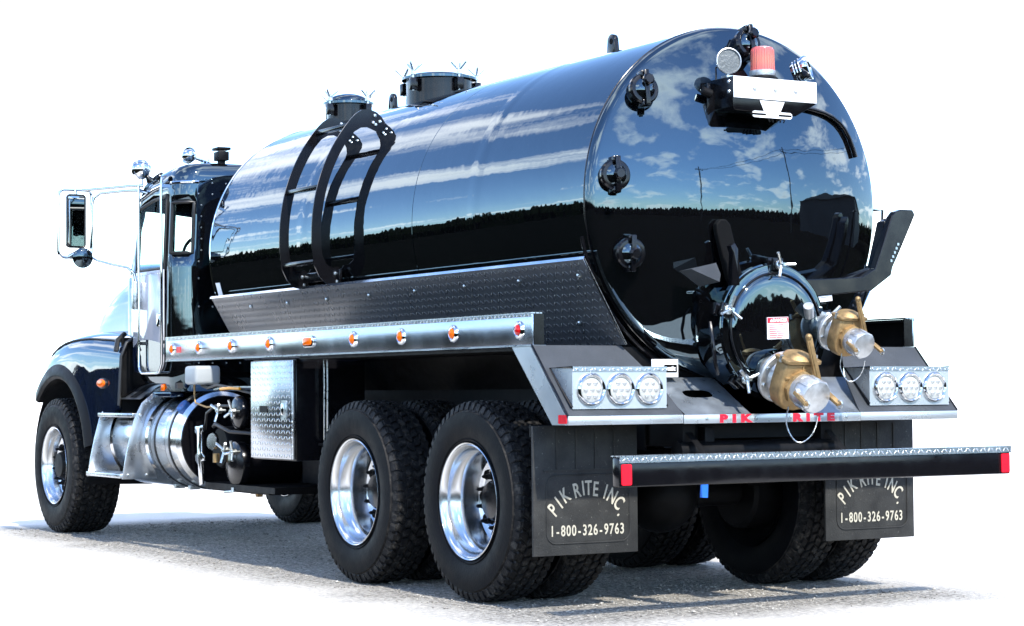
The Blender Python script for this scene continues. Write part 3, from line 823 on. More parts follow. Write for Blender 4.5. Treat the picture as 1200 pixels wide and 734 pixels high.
rs = part('washer_reservoir', MB().box(-1.03, -.84, 4.10, 4.31, 1.145, 1.275), PLAST, TR, .025, 3)
part('reservoir_outlet', MB().rod((-.98, 4.24, 1.15), (-.98, 4.24, 1.07), .008, 8).tube([(-.98, 4.24, 1.08), (-.99, 4.2, 1.02), (-.99, 4.0, .99), (-.98, 3.7, 1.0)], .006, 6), BRASS, rs)
bv = part('drain_cock', MB().box(-.82, -.78, 3.53, 3.57, .39, .47).rod((-.80, 3.57, .415), (-.80, 3.68, .412), .009, 8), BRASS, TR, .004)
part('drain_cock', MB().box(-.79, -.76, 2.30, 2.34, .46, .54).rod((-.78, 2.34, .47), (-.78, 2.45, .465), .009, 8), BRASS, TR, .004)
part('lower_guard', MB().box(-.95, -.50, 3.05, 4.0, .425, .438), SATIN, TR)
part('battery_box', MB().box(-.74, -.48, 2.1, 3.0, .50, .95), SATIN, TR, .01)

# ---- rear access door
RD = Vector((0, -1.0, 1.385))
rdn = part('rear_access_door', MB().lathe([(.315, .20), (.315, .01), (.335, .005), (.335, -.025), (.30, -.030)], RD, (0, 1, 0), 72), PAINT, TR)
lp = [(0, -.0575), (.08, -.0573), (.16, -.0565), (.22, -.0552), (.250, -.0542), (.262, -.0525), (.272, -.047), (.278, -.042), (.292, -.036), (.325, -.036), (.328, -.028), (.30, -.024)]
lmb = MB().lathe(lp, RD, (0, 1, 0), 72)
lmb.v = [(x, y-(z-RD.z)*.022, z) for x, y, z in lmb.v]
lid = part('door_lid', lmb, PAINT, rdn)
part('lid_ring', MB().lathe([(.283+.006*math.cos(a), -.048+.006*math.sin(a)) for a in [2*PI*i/8 for i in range(8)]], RD, (0, 1, 0), 72, closed=True), BLK, rdn)
for deg in (88, 163, 230, 12, 306):
    a = R(deg); c = RD + Vector((.325*math.cos(a), -.05, .325*math.sin(a)))
    rad_ = Vector((math.cos(a), 0, math.sin(a))); tan = Vector((-math.sin(a), 0, math.cos(a)))
    m = Matrix((rad_, Vector((0, -1, 0)), tan)).transposed().to_4x4(); m.translation = c
    part('door_lug', MB().box(-.03, .04, -.08, -.04, -.03, .03, m).box(-.03, .035, -.012, .004, -.032, .032, m), BLK, rdn, .003)
    mb = MB().rod(c+Vector((0, .09, 0)), c+Vector((0, -.06, 0)), .009)
    mb.cyl(c+Vector((0, -.004, 0)), (0, -1, 0), .024, .022, 12, .004)
    part('swing_bolt', mb, ZINC, rdn)
    mb = MB()
    for i in range(3):
        q = a+.6+2*PI*i/3
        mb.rod(c+Vector((0, -.03, 0)), c+Vector((.07*math.cos(q), -.055, .07*math.sin(q))), .0085, 8)
    part('wing_nut', mb, ZINC, rdn)
for sx_ in (-1,):
    part('hinge_arm', MB().tube([(-.36, -.98, 1.42), (-.375, -1.02, 1.34), (-.36, -1.02, 1.22), (-.33, -1.0, 1.16)], .010, 8), BLK, rdn)
stk = part('danger_sticker', MB().box(-.068, .066, -.002, 0, -.055, .055), STKR, rdn, loc=(0, -1.0605, 1.392), rot=(R(1.5), R(-2), 0), label='white and red DANGER sticker')
stk2 = bpy.data.objects['danger_sticker']
def stick_sub(name, mb, m_): 
    return part(name, mb, m_, rdn, loc=(0, -1.0605, 1.392), rot=(R(1.5), R(-2), 0))
stick_sub('sticker_band', MB().box(-.066, .064, -.0035, -.0022, .026, .053), REDP)
mb = MB(); text_rear(mb, 'DANGER', .011, -.0048, .0315, .024, .0006, .95); stick_sub('lettering', mb, STKR)
stick_sub('warning_triangle', MB().prism([(-.052, .031), (-.034, .031), (-.043, .048)], 'y', -.0045, -.0038), STKR)
mb = MB()
for i in range(7):
    z = .016-i*.0105; L = .05*random.uniform(.75, 1.1)
    mb.box(-.057, -.057+L*1.1, -.0032, -.0022, z-.0022, z+.0022); mb.box(-.057+L*1.17, min(.056, -.057+L*2.1), -.0032, -.0022, z-.0022, z+.0022)
stick_sub('small_print', mb, REDP)
part('white_label', MB().box(-.045, .045, -.002, 0, -.028, .028), STKR, rdn, loc=(.335, -1.02, 1.56), rot=(0, R(-6), 0))
part('label_print', MB().box(-.035, .03, -.003, -.0022, .004, .007).box(-.035, .02, -.003, -.0022, -.008, -.005), DARK, rdn, loc=(.335, -1.02, 1.56), rot=(0, R(-6), 0))
part('floor_label', MB().box(-.03, .03, -.002, 0, -.06, .05), STKR, cpl, loc=(.29, -.80, 1.10))
part('floor_label_band', MB().box(-.029, .029, -.0032, -.0022, .015, .048), REDP, cpl, loc=(.29, -.80, 1.10))

# ---- valves
def valve(base, tilt, k, chain):
    """brass gate valve on a flange, camlock cap at the end; axis leaves along -Y, drooping by tilt"""
    d = Vector((0, -math.cos(tilt), -math.sin(tilt))); sd = Vector((1, 0, 0)); u = sd.cross(d)*-1
    if u.z < 0: u = -u
    m = Matrix((sd, u, d)).transposed().to_4x4(); m.translation = Vector(base)
    def T(mb): 
        mb.v = [tuple(m @ (Vector(p)*k)) for p in mb.v]; return mb
    nz = part('drain_valve', T(MB().lathe([(.105, -.16), (.105, -.01), (.16, -.008), (.168, 0), (.168, .022), (.16, .03), (.12, .034), (.112, .06), (.112, .12), (0, .12)], n=48)), CAST, TR)
    for i in range(8):
        a = 2*PI*(i+.4)/8
        part('flange_bolt', T(MB().lathe([(0, .020), (.011, .018), (.013, 0)], (.142*math.cos(a), .142*math.sin(a), .030), (0, 0, 1), 6)), ZINC, nz)
    # brass body: pear shaped plate body standing tall, with ribs
    prof = []
    for (x, y) in ((-.125, .155), (-.135, .10), (-.145, .02), (-.145, -.05), (-.12, -.115), (-.07, -.15), (0, -.16), (.07, -.15), (.12, -.115), (.145, -.05), (.145, .02), (.135, .10), (.125, .155)):
        prof.append((x, y))
    body = part('valve_body', T(MB().prism(prof, 'z', .095, .215)), BRASS, nz, .018*k, 3)
    part('bonnet_flange', T(MB().prism(rrect(-.14, .14, .07, .23, .03), 'y', .155, .178)), BRASS, nz, .003)
    part('bonnet_cap', T(MB().lathe([(.10, 0), (.085, .022), (.05, .036), (0, .04)], (0, .178, .140), (0, 1, 0), 24)), BRASS, nz)
    for z0 in (.090, .216):
        part('body_rib', T(MB().box(-.125, .125, .055, .067, z0, z0+.006).box(-.006, .006, -.02, .15, z0, z0+.006)), BRASS, nz, .002)
    for s_ in (-1, 1):
        part('bonnet_bolt', T(MB().cyl((s_*.135, .150, .15), (0, 1, 0), .014, .045, 6)), ZINC, nz)
    part('collar', T(MB().lathe([(.100, .21), (.118, .215), (.118, .245), (.104, .25)], n=8)), BRASS, nz)
    part('camlock_adapter', T(MB().lathe([(.098, .235), (.102, .24), (.102, .285), (.092, .29), (.092, .31)], n=40)), CAST, nz)
    cap = part('camlock_cap', T(MB().lathe([(.104, .298), (.108, .302), (.108, .392), (.103, .402), (.096, .405), (0, .405)], n=48)), CAST, nz)
    for i in range(8):
        a = 2*PI*i/8
        mm = Matrix.Rotation(a, 4, 'Z')
        part('cap_rib', T(MB().box(.106, .115, -.014, .014, .300, .385, mm)), CAST, nz, .002)
    for s_ in (-1, 1):
        part('cam_lever', T(MB().add(*_bar((s_*.122, .01, .335), (s_*.130, -.02, .475), .012, .022))), BRASS, nz, .003)
        part('pull_ring', T(MB().tube([(s_*.130+.004*math.cos(q), -.02+.026*math.sin(q), .475+.024*math.cos(q)) for q in [2*PI*i/14 for i in range(14)]], .004, 6, True)), ZINC, nz)
        part('lever_boss', T(MB().cyl((s_*.098, .01, .335), (s_, 0, 0), .028, .034, 12)), CAST, nz)
    # operating lever across the front
    part('gate_lever', T(MB().add(*_bar((-.015, .335, .225), (.125, .0, .275), .011, .026))), BRASS, nz, .004)
    part('lever_groove', T(MB().add(*_bar((-.010, .315, .2405), (.118, .02, .2885), .002, .010))), BRASS, nz)
    part('lever_pivot', T(MB().cyl((.125, .0, .245), (0, 0, 1), .022, .05, 12)), ZINC, nz)
    part('lever_knob', T(MB().ball((-.017, .340, .224), .022, 12)), BRASS, nz)
    if chain:
        pts = [(-.09, -.11, .26), (-.085, -.22, .27), (-.05, -.30, .31), (0, -.325, .34), (.05, -.28, .36), (.06, -.20, .38), (.05, -.12, .39)]
        fine = []
        for q in range(len(pts)-1):
            p0, p1, p2, p3 = (Vector(pts[max(0, min(len(pts)-1, q+o_))]) for o_ in (-1, 0, 1, 2))
            for t_ in [w_/5 for w_ in range(5)]:
                fine.append(.5*((2*p1)+(p2-p0)*t_+(2*p0-5*p1+4*p2-p3)*t_**2+(3*p1-p0-3*p2+p3)*t_**3))
        part('cap_chain', T(MB().tube(fine, .004, 6, rs=[.0055 if w_ % 2 else .003 for w_ in range(len(fine))])), ZINC, nz)
    return nz
def _bar(a, b, t, w):
    a = Vector(a); b = Vector(b); d = (b-a).normalized(); x = d.cross(Vector((0, 0, 1)));
    if x.length < .1: x = d.cross(Vector((0, 1, 0)))
    x.normalize(); y = d.cross(x)
    vs = [p + x*sx*w/1.0*.8 + y*sy*t for p in (a, b) for (sx, sy) in ((-1, -1), (1, -1), (1, 1), (-1, 1))]
    return vs, [(3, 2, 1, 0), (4, 5, 6, 7), (0, 1, 5, 4), (1, 2, 6, 5), (2, 3, 7, 6), (3, 0, 4, 7)]
valve((-.03, -1.105, 1.150), R(20), .78, True)
valve((.315, -1.115, 1.382), R(20), .62, True)
part('valve_neck', MB().lathe([(.135, 0), (.135, .10), (.10, .16), (0, .16)], (-.03, -1.08, 1.150), (0, 1, .1), 32), PAINT, rdn)
nk = part('valve_nozzle', MB().rod((.315, -.80, 1.47), (.315, -1.08, 1.392), .062, 28), PAINT, TR)
part('vent_cap', MB().rod((.20, -1.06, 1.455), (.165, -1.10, 1.505), .026, 16), CAST, nk)

# ---- hose cradle beside the door: a long hooked arm and a short upright prong
pf = [(.782, 1.986), (.806, 2.011), (.844, 2.023), (.923, 2.024), (.94, 1.999), (.922, 1.964), (.84, 1.815), (.783, 1.719), (.771, 1.676), (.637, 1.592), (.315, 1.561), (.122, 1.537), (.124, 1.640), (.317, 1.648), (.574, 1.663), (.662, 1.708)]
hk = part('hose_hook', MB().prism(pf, 'y', -1.03, -.985), BLK, TR, .005, ang=20)
part('hook_back_plate', MB().prism([(.70, 1.72), (.77, 1.96), (.86, 2.0), (.90, 1.98), (.79, 1.74), (.74, 1.66), (.62, 1.62), (.40, 1.60), (.40, 1.63)], 'y', -.983, -.92), BLK, hk, .004, ang=20)
part('hook_strut', MB().box(.30, .36, -1.0, -.84, 1.52, 1.58), BLK, hk)
mb = MB()
for k in range(5): mb.box(.765+.012*k, .777+.012*k, -1.0335, -1.0305, 1.745+.022*k, 1.758+.022*k)
part('hook_stamp', mb, ZINC, hk)['kind'] = 'stuff'
pf = [(-.20, 1.56), (-.26, 1.64), (-.325, 1.87), (-.328, 1.91), (-.305, 1.935), (-.265, 1.935), (-.24, 1.91), (-.17, 1.66), (-.12, 1.58)]
hk2 = part('hose_prong', MB().prism(pf, 'y', -1.00, -.965), DARK, TR, .008, ang=20)
part('prong_gusset', MB().add([(-.50, -1.02, 1.680), (-.37, -1.05, 1.712), (-.35, -1.06, 1.655), (-.365, -1.07, 1.617), (-.50, -.92, 1.675), (-.365, -.90, 1.60)], [(0, 1, 2, 3), (0, 4, 5, 3), (0, 1, 4), (1, 2, 5, 4)]), GRIT, hk2)
part('retaining_bar', MB().tube([(.80, -.86, 2.03), (.845, -.88, 2.03), (.835, -.88, 1.85), (.70, -.88, 1.52), (.66, -.86, 1.46)], .007, 8), BLK, TR)
part('upright_post', MB().prism([(-.31, 1.60), (-.30, 1.76), (-.315, 1.795), (-.29, 1.81), (-.27, 1.78), (-.262, 1.60)], 'y', -1.10, -1.06), BLK, TR, .004)

# ---- light bar at the top of the rear head
LB0, LB1, LY, LT, LBm = -.262, .262, -1.06, 2.648, 2.540
lbx = part('light_bar', MB().prism([(LB0, LT), (LB1, LT), (LB1, LBm-.004), (LB1-.13, LBm-.072), (LB0+.015, LBm-.062), (LB0, LBm-.045)], 'y', LY, -.86), BLK, TR, .004)
pan = part('bar_plate', MB().box(LB0, LB1, LY-.006, LY-.0015, LBm, LT), WHITE, lbx, .002)
for k in range(3):
    part('plate_lamp', MB().lathe([(0, .010), (.010, .008), (.014, 0)], (LB0+.13+k*.13, LY-.006, (LT+LBm)/2), (0, -1, 0), 12), LED, lbx)
for z in (LT-.025, LT-.075):
    part('bar_bolt', MB().lathe([(0, .008), (.009, .005), (.011, 0)], (LB0, LY+.035, z), (-1, 0, 0), 10), ZINC, lbx)
part('bar_side_flange', MB().box(LB0-.045, LB0+.002, -.905, -.895, LBm-.10, LT-.02), BLK, lbx, .003)
part('side_lamp', MB().cyl((LB0-.03, -.92, LBm+.03), (-1, .2, .35), .022, .055, 16, .005), SATIN, lbx)
part('plate_bracket', MB().prism([(-.10, LBm-.006), (.055, LBm-.006), (.03, LBm-.055), (.03, LBm-.068), (-.075, LBm-.068), (-.075, LBm-.055)], 'y', LY-.006, LY-.003).prism(
    rrect(-.15, .10, LBm-.092, LBm-.060, .015), 'y', LY-.0095, LY-.0065), WHITE, lbx)
for x in (-.12, .068):
    part('bracket_slot', MB().prism(rrect(x-.045 if x < 0 else x-.055, x+.055 if x < 0 else x+.028, LBm-.081, LBm-.071, .004), 'y', LY-.0105, LY-.0098), DARK, lbx)
for k in range(5):
    part('plate_wire', MB().tube([(-.04+.02*k, LY+.02, LBm-.085), (-.045+.025*k, LY-.005, LBm-.098-.004*(k % 2)), (-.02+.022*k, LY+.02, LBm-.106)], .004, 6), GASK, lbx)
bc = part('beacon', MB().lathe([(.078, 0), (.078, .016), (.068, .024), (.066, .03), (0, .03)], (0, -.96, LT), (0, 0, 1), 40), SATIN, TR)
part('beacon_ring', MB().lathe([(.067, .025), (.069, .03), (.067, .052), (.062, .056)], (0, -.96, LT), (0, 0, 1), 40), CAST, bc)
part('beacon_dome', MB().lathe([(.060, .05), (.059, .09), (.0565, .162), (.053, .172), (.040, .177), (0, .178)], (0, -.96, LT), (0, 0, 1), 40), BEAC, bc)
for i in range(28):
    a = 2*PI*i/28
    part('dome_rib', MB().rod((.0605*math.cos(a), -.96+.0605*math.sin(a), LT+.055), (.057*math.cos(a), -.96+.057*math.sin(a), LT+.162), .002, 5), BEAC, bc)
for (x, d) in ((-.235, Vector((-.30, -1, .02))), (.262, Vector((.62, -.70, .30)))):
    d.normalize(); c = Vector((x, -.985, LT+.085))
    wl = part('work_light', MB().lathe(([(0, -.035), (.045, -.032), (.062, -.01)] if x < 0 else [(0, -.075), (.05, -.075), (.056, -.06), (.052, -.055), (.058, -.045), (.055, -.04), (.062, -.028), (.058, -.022)])+[(.066, 0), (.066, .014), (.061, .016), (.059, .008)], c, d, 36), CAST if x < 0 else CHR, TR)
    part('work_lamp_lens', MB().lathe([(.0595, .007), (0, .011)], c, d, 32), mat('ribbed_lens', (.13, .14, .14), .35, .2, spec=.2, bump=.5, bscale=60) if x < 0 else LENS, wl)
    part('lamp_stem', MB().rod(c+Vector((0, .01, -.06)), Vector((x+.01, -.985, LT)), .010, 10).box(x-.02, x+.04, -1.0, -.95, LT, LT+.012), ZINC, wl)
    part('lamp_cable', MB().tube([c+Vector((.0, .03, -.01)), c+Vector((-.04, .05, -.03)), Vector((x-.05, -.95, LT+.02)), Vector((x-.05, -.95, LT-.01))], .005, 6), GASK, wl)
# cable conduit curving off to the right of the head
cpts = []
for x, z in ((.255, 2.545), (.31, 2.542), (.38, 2.537), (.46, 2.528), (.53, 2.512), (.59, 2.485), (.63, 2.455), (.665, 2.41), (.69, 2.355), (.705, 2.31)):
    cpts.append((x, head_y(min(math.hypot(x, z-TZ), .87))-.016, z))
part('wiring_conduit', MB().tube(cpts, .013, 10), BLK, TR)

# ---- cab
def plan_points():
    p = [(0, 4.5), (-.22, 4.5), (-.46, 4.5), (-.66, 4.5), (-.86, 4.5)]
    p += [(-.86-.15*math.sin(R(t)), 4.65-.15*math.cos(R(t))) for t in (12, 26, 40, 54, 68, 80)]
    p += [(-1.01, 4.65), (-1.013, 4.72), (-1.015, 4.98), (-1.015, 5.26), (-1.005, 5.40), (-.96, 5.52), (-.86, 5.585), (-.44, 5.70), (0, 5.73)]
    return p
PPL = plan_points()
PPR = [(-x, y) for x, y in reversed(PPL[1:-1])]
PP = PPL + PPR
ZL = [1.10, 1.25, 1.55, 1.98, 2.08, 2.20, 2.34, 2.44, 2.50, 2.56]
def cab_pt(i, z, inset=0., dz=0.):
    x, y = PP[i]
    f = max(0., (y-5.26)/.47)
    lean = max(0, z-1.98)*.62*min(1, f*1.4)
    y2 = y-lean
    k = 1 - inset; cy2 = 4.98
    tumble = 1 - .025*max(0, z-1.98)/.6
    dz -= max(0., (y2-4.75)/.6)**1.5*.10*max(0., min(1., (z-2.3)/.25))
    return (x*k*tumble, cy2+(y2-cy2)*k, z+dz)
rows = [[cab_pt(i, z) for i in range(len(PP))] for z in ZL]
for z, ins in ((2.62, .006), (2.665, .022), (2.70, .055), (2.722, .11), (2.736, .22), (2.745, .45), (2.748, .75)):
    rows.append([cab_pt(i, z, ins) for i in range(len(PP))])
NP = len(PP)
def hole(i, r):
    j = i if i < len(PPL)-1 else NP-1-i        # mirrored index of segment
    if j == len(PPL)-1: j = len(PPL)-2
    z0, z1 = (ZL[r], ZL[r+1]) if r+1 < len(ZL) else (9, 9)
    if j in (12, 13) and 1.97 < z0 and z1 < 2.51: return 'door_window'
    if 5 <= j <= 9 and 2.07 < z0 and z1 < 2.45: return 'corner_window'
    if j in (0, 1) and 2.07 < z0 and z1 < 2.45: return 'rear_window'
    if j in (16, 17, 18) and 1.97 < z0 and z1 < 2.51: return 'windshield'
    return None
mb = MB(); allv = [p for r in rows for p in r]; fs = []; panes = {}
for r in range(len(rows)-1):
    for i in range(NP):
        i2 = (i+1) % NP; f = (r*NP+i, r*NP+i2, (r+1)*NP+i2, (r+1)*NP+i)
        h = hole(i, r)
        if h: panes.setdefault((h, i >= len(PPL)-1 and h in ('door_window', 'corner_window')), []).append(f)
        else: fs.append(f)
fs.append(tuple((len(rows)-1)*NP+i for i in range(NP)))
mb.add(allv, fs)
cab = part('cab', mb, PAINT, TR, ang=42)
sm = cab.modifiers.new('thick', 'SOLIDIFY'); sm.thickness = .03; sm.offset = -1
part('cab_floor', MB().box(-.99, .99, 4.53, 5.50, 1.12, 1.16), SEAT, cab)
part('dashboard', MB().box(-.93, .93, 5.28, 5.52, 1.70, 1.96), SEAT, cab, .03)
for x in (-.5, .5):
    part('cab_seat', MB().box(x-.24, x+.24, 4.62, 5.05, 1.35, 1.55).box(x-.22, x+.22, 4.60, 4.72, 1.55, 2.02), SEAT, cab, .04)
part('steering_wheel', MB().tube([(-.5+.22*math.cos(a), 5.12+.09*math.sin(a), 2.06+.20*math.sin(a)) for a in [2*PI*i/28 for i in range(28)]], .015, 8, True), SEAT, cab)
for (h, rgt), fl in panes.items():
    g = MB()
    idx = sorted({i for f in fl for i in f}); mp_ = {v: k for k, v in enumerate(idx)}
    g.add([allv[i] for i in idx], [tuple(mp_[i] for i in f) for f in fl])
    o = part(h, g, GLASS, cab)
    # rubber gasket round the opening
    from collections import Counter
    ec = Counter(tuple(sorted((f[k], f[(k+1) % 4]))) for f in fl for k in range(4))
    nb = {}
    for (a, b), c in ec.items():
        if c == 1: nb.setdefault(a, []).append(b); nb.setdefault(b, []).append(a)
    st_ = next(iter(nb)); loop = [st_]; prev = None
    while True:
        nx = [q for q in nb[loop[-1]] if q != prev]
        prev = loop[-1]
        if nx[0] == st_ or len(loop) > 200: break
        loop.append(nx[0])
    P = [Vector(allv[i]) for i in loop]
    part('window_gasket', MB().tube(P, .013, 8, True), GASK, cab)
# doors
for s in (-1, 1):
    poly = [(4.705, 1.97), (4.705, 1.44), (4.71, 1.36)]+arc(4.80, 1.33, .09, 180, 270, 6)+[(5.20, 1.24)]+arc(5.22, 1.33, .09, 270, 360, 6)+[(5.315, 1.6), (5.315, 1.97)]
    d = part('cab_door', MB().prism(poly, 'x', s*1.0175, s*1.028), DOORP, TR, .003, label='lower door skin coloured pale for the mirrored sky')
    part('door_handle', MB().prism(rrect(4.745, 4.80, 1.56, 1.66, .02), 'x', s*1.029, s*1.045), CHR, d, .004)
    part('dark_reflection_band', MB().prism([(4.71, 1.44), (4.705, 1.36)]+arc(4.80, 1.33, .088, 180, 270, 6)+[(5.20, 1.242)]+arc(5.22, 1.33, .088, 270, 360, 6)+[(5.31, 1.42), (5.2, 1.47), (5.0, 1.475), (4.85, 1.46)], 'x', s*1.0285, s*1.0305), NAVY, d)  # dark reflection below the horizon, laid on the door as a sheet
    part('door_badge', MB().lathe([(0, .006), (.026, .006), (.03, 0)], (s*1.031, 5.20, 1.36), (s, 0, 0), 20), CHR, d)
    # grab rail looping down in front, under and up behind
    path = [(5.10, 2.60), (5.10, 2.3), (5.10, 1.9), (5.10, 1.45), (5.10, 1.32)] + arc(5.02, 1.31, .08, 0, -90, 6)[1:] + [(4.9, 1.23), (4.76, 1.23)]
    part('grab_rail', MB().tube([(s*1.062, y, z) for y, z in path], .0095, 10), CHR, d)
    part('grab_rail', MB().tube([(s*1.055, 4.66, 2.62), (s*1.062, 4.655, 2.56), (s*1.062, 4.65, 2.0), (s*1.062, 4.65, 1.3), (s*1.06, 4.70, 1.235), (s*1.062, 4.76, 1.23)], .0095, 10), CHR, d)
    for z in (2.56, 1.45):
        part('rail_bracket', MB().box(s*1.00, s*1.062, 4.64, 4.66, z-.012, z+.012).box(s*1.00, s*1.062, 5.09, 5.11, z-.012, z+.012), CHR, d)
    part('cab_sill', MB().box(s*.90, s*1.01, 4.62, 5.45, 1.06, 1.098), NAVY, cab, .006)
    part('sill_marker', MB().box(s*1.0115, s*1.02, 4.72, 4.78, 1.105, 1.15), AMB, cab, .004)
    # row of rivets under the window
    mb = MB()
    for k in range(14):
        mb.lathe([(0, .003), (.004, .002), (.005, 0)], (s*1.0285, 4.73+k*.043, 1.945), (s, 0, 0), 6)
    o = part('rivets', mb, ZINC, d); o['kind'] = 'stuff'
mb = MB()
for z in (1.3, 1.5, 1.7, 1.9, 2.02, 2.5, 2.58):
    for k in range(17):
        mb.lathe([(0, .004), (.005, .003), (.007, 0)], (-.84+k*.105, 4.4998, z), (0, -1, 0), 6)
for x in (-.82, -.66, -.56, .56, .66, .82):
    for k in range(5): mb.lathe([(0, .004), (.005, .003), (.007, 0)], (x, 4.4998, 2.1+k*.08), (0, -1, 0), 6)
o = part('rivets', mb, ZINC, cab); o['kind'] = 'stuff'
part('roof_drip_rail', MB().tube([cab_pt(i, 2.585, -.004) for i in range(4, 15)], .012, 8), CHR, cab)

# roof fittings
def roofz(y): return 2.735-max(0, (y-4.75)/.6)**1.5*.10
hb = part('air_horn', MB().lathe([(.012, -.24), (.014, -.06), (.026, -.02), (.058, 0), (.062, .006), (.050, .002), (0, -.02)], (-.80, 4.78, 2.80), (-.75, -.5, .1), 28), CHR, TR)
part('horn_bell_dome', MB().ball((-.80, 4.78, 2.80), .055, 16, (1, 1, .9)), CHR, hb)
part('horn_foot', MB().box(-.66, -.60, 4.85, 4.92, 2.70, 2.79), CHR, hb, .005)
sl_ = part('roof_bracket', MB().box(-.66, -.58, 4.56, 4.66, 2.755, 2.82).box(-.64, -.60, 4.58, 4.64, 2.72, 2.76).box(-.67, -.57, 4.55, 4.67, 2.83, 2.85), SATIN, TR, .005)
sp_ = part('spot_lamp', MB().ball((-.99, 5.24, 2.735), .075, 24, (1, 1, 1)), CHR, TR)
part('lamp_rim', MB().lathe([(.078, -.006), (.080, 0), (.078, .006)], (-.99, 5.24, 2.745), (.3, .5, .8), 32, closed=True), CHR, sp_)
part('lamp_post', MB().rod((-.99, 5.24, 2.67), (-.99, 5.24, 2.60), .014, 12), CHR, sp_)
part('roof_marker', MB().lathe([(.03, 0), (.03, .01), (.012, .05), (0, .05)], (-.93, 5.20, 2.645), (-.5, 0, .6), 16), BLK, TR)
part('roof_marker', MB().lathe([(.05, .05), (.045, .06), (.014, .03), (.012, 0)], (-1.0, 4.80, 2.60), (-.6, 0, .75), 20), BLK, TR)

# mirrors
def mirror(s):
    y = 5.36
    X = lambda v: s*v
    fr = part('side_mirror', MB().prism(rrect(min(X(1.385), X(1.52)), max(X(1.385), X(1.52)), 2.155, 2.535, .02), 'y', y-.02, y+.03), CHR, TR, .006)
    part('mirror_shell_rim', MB().tube([(p[0], y-.021, p[1]) for p in rrect(min(X(1.385), X(1.52)), max(X(1.385), X(1.52)), 2.155, 2.535, .02)], .008, 8, True), GASK, fr)
    part('mirror_glass', MB().prism(rrect(min(X(1.393), X(1.512)), max(X(1.393), X(1.512)), 2.163, 2.527, .014), 'y', y-.003, y, Matrix.Translation((X(1.4525), y-.036, 0)) @ Matrix.Rotation(-s*R(11), 4, 'Z') @ Matrix.Translation((-X(1.4525), -y, 0))), MIRR, fr)
    loop = [(X(p[0]), y+.01, p[1]) for p in arc(1.53, 2.53, .045, 0, 90, 5)+arc(1.37, 2.53, .045, 90, 180, 5)+arc(1.37, 2.125, .045, 180, 270, 5)+arc(1.53, 2.125, .045, 270, 360, 5)]
    part('mirror_frame', MB().tube(loop, .011, 10, True), CHR, fr)
    part('mirror_arm', MB().tube([(X(1.40), y+.01, 2.575), (X(1.25), y-.04, 2.59), (X(1.08), y-.10, 2.61), (X(.98), y-.14, 2.615)], .011, 10), CHR, fr)
    part('mirror_arm', MB().tube([(X(1.33), y+.01, 2.15), (X(1.325), y, 2.3), (X(1.325), y, 2.46), (X(1.31), y, 2.52), (X(1.27), y-.02, 2.555), (X(1.1), y-.09, 2.575), (X(.99), y-.13, 2.58)], .011, 10), CHR, fr)
    part('mirror_arm', MB().tube([(X(1.335), y+.01, 2.09), (X(1.29), y-.02, 2.06), (X(1.20), y-.08, 2.03), (X(1.11), y-.16, 2.005), (X(1.07), y-.19, 1.96), (X(1.055), y-.20, 1.88), (X(1.055), y-.20, 1.70)], .011, 10), CHR, fr)
    part('arm_hinge', MB().box(X(1.02), X(1.085), y-.23, y-.17, 1.70, 1.90), ZINC, fr, .006)
    part('mirror_mount', MB().rod((X(1.50), y+.01, 2.085), (X(1.44), y, 2.12), .016, 10), CHR, fr)
    part('mirror_mount', MB().rod((X(1.45), y, 2.53), (X(1.45), y, 2.575), .012, 10), CHR, fr)
    part('convex_mirror', MB().lathe([(0, .018), (.04, .014), (.068, .004), (.074, -.004), (.06, -.03), (0, -.045)], (X(1.415), y-.06, 2.075), (-s*-.12, -1, -.1), 32), PAINT, fr)  # black gloss colour stands in for this mirror's dark reflection
for s in (-1, 1): mirror(s)

# ---- hood and front fenders
def sect(hw, zt, zb, n=14, e=2.6):
    out = []
    for i in range(n+1):
        a = PI*i/n; c, d = math.cos(a), math.sin(a)
        out.append((hw*math.copysign(abs(c)**(2/e), c), zb+(zt-zb)*abs(d)**(2/e)))
    return out
rows = []
for y, hw, zt in ((5.56, .88, 2.04), (5.8, .86, 2.07), (6.1, .82, 2.08), (6.45, .77, 2.06), (6.8, .735, 1.995), (7.0, .71, 1.93), (7.15, .69, 1.84), (7.24, .67, 1.73), (7.29, .65, 1.55), (7.31, .63, 1.25), (7.31, .62, .95)):
    rows.append([(x, y, z) for x, z in sect(hw, zt, .9, 24, 5)])
hood = part('hood', MB().grid(rows), HOODP, TR, ang=50)
part('grille', MB().prism(rrect(-.44, .44, .85, 1.45, .06), 'y', 7.315, 7.34), CHR, hood, .01)
part('cowl', MB().box(-.97, .97, 5.40, 5.60, 1.10, 1.96), NAVY, TR, .03)
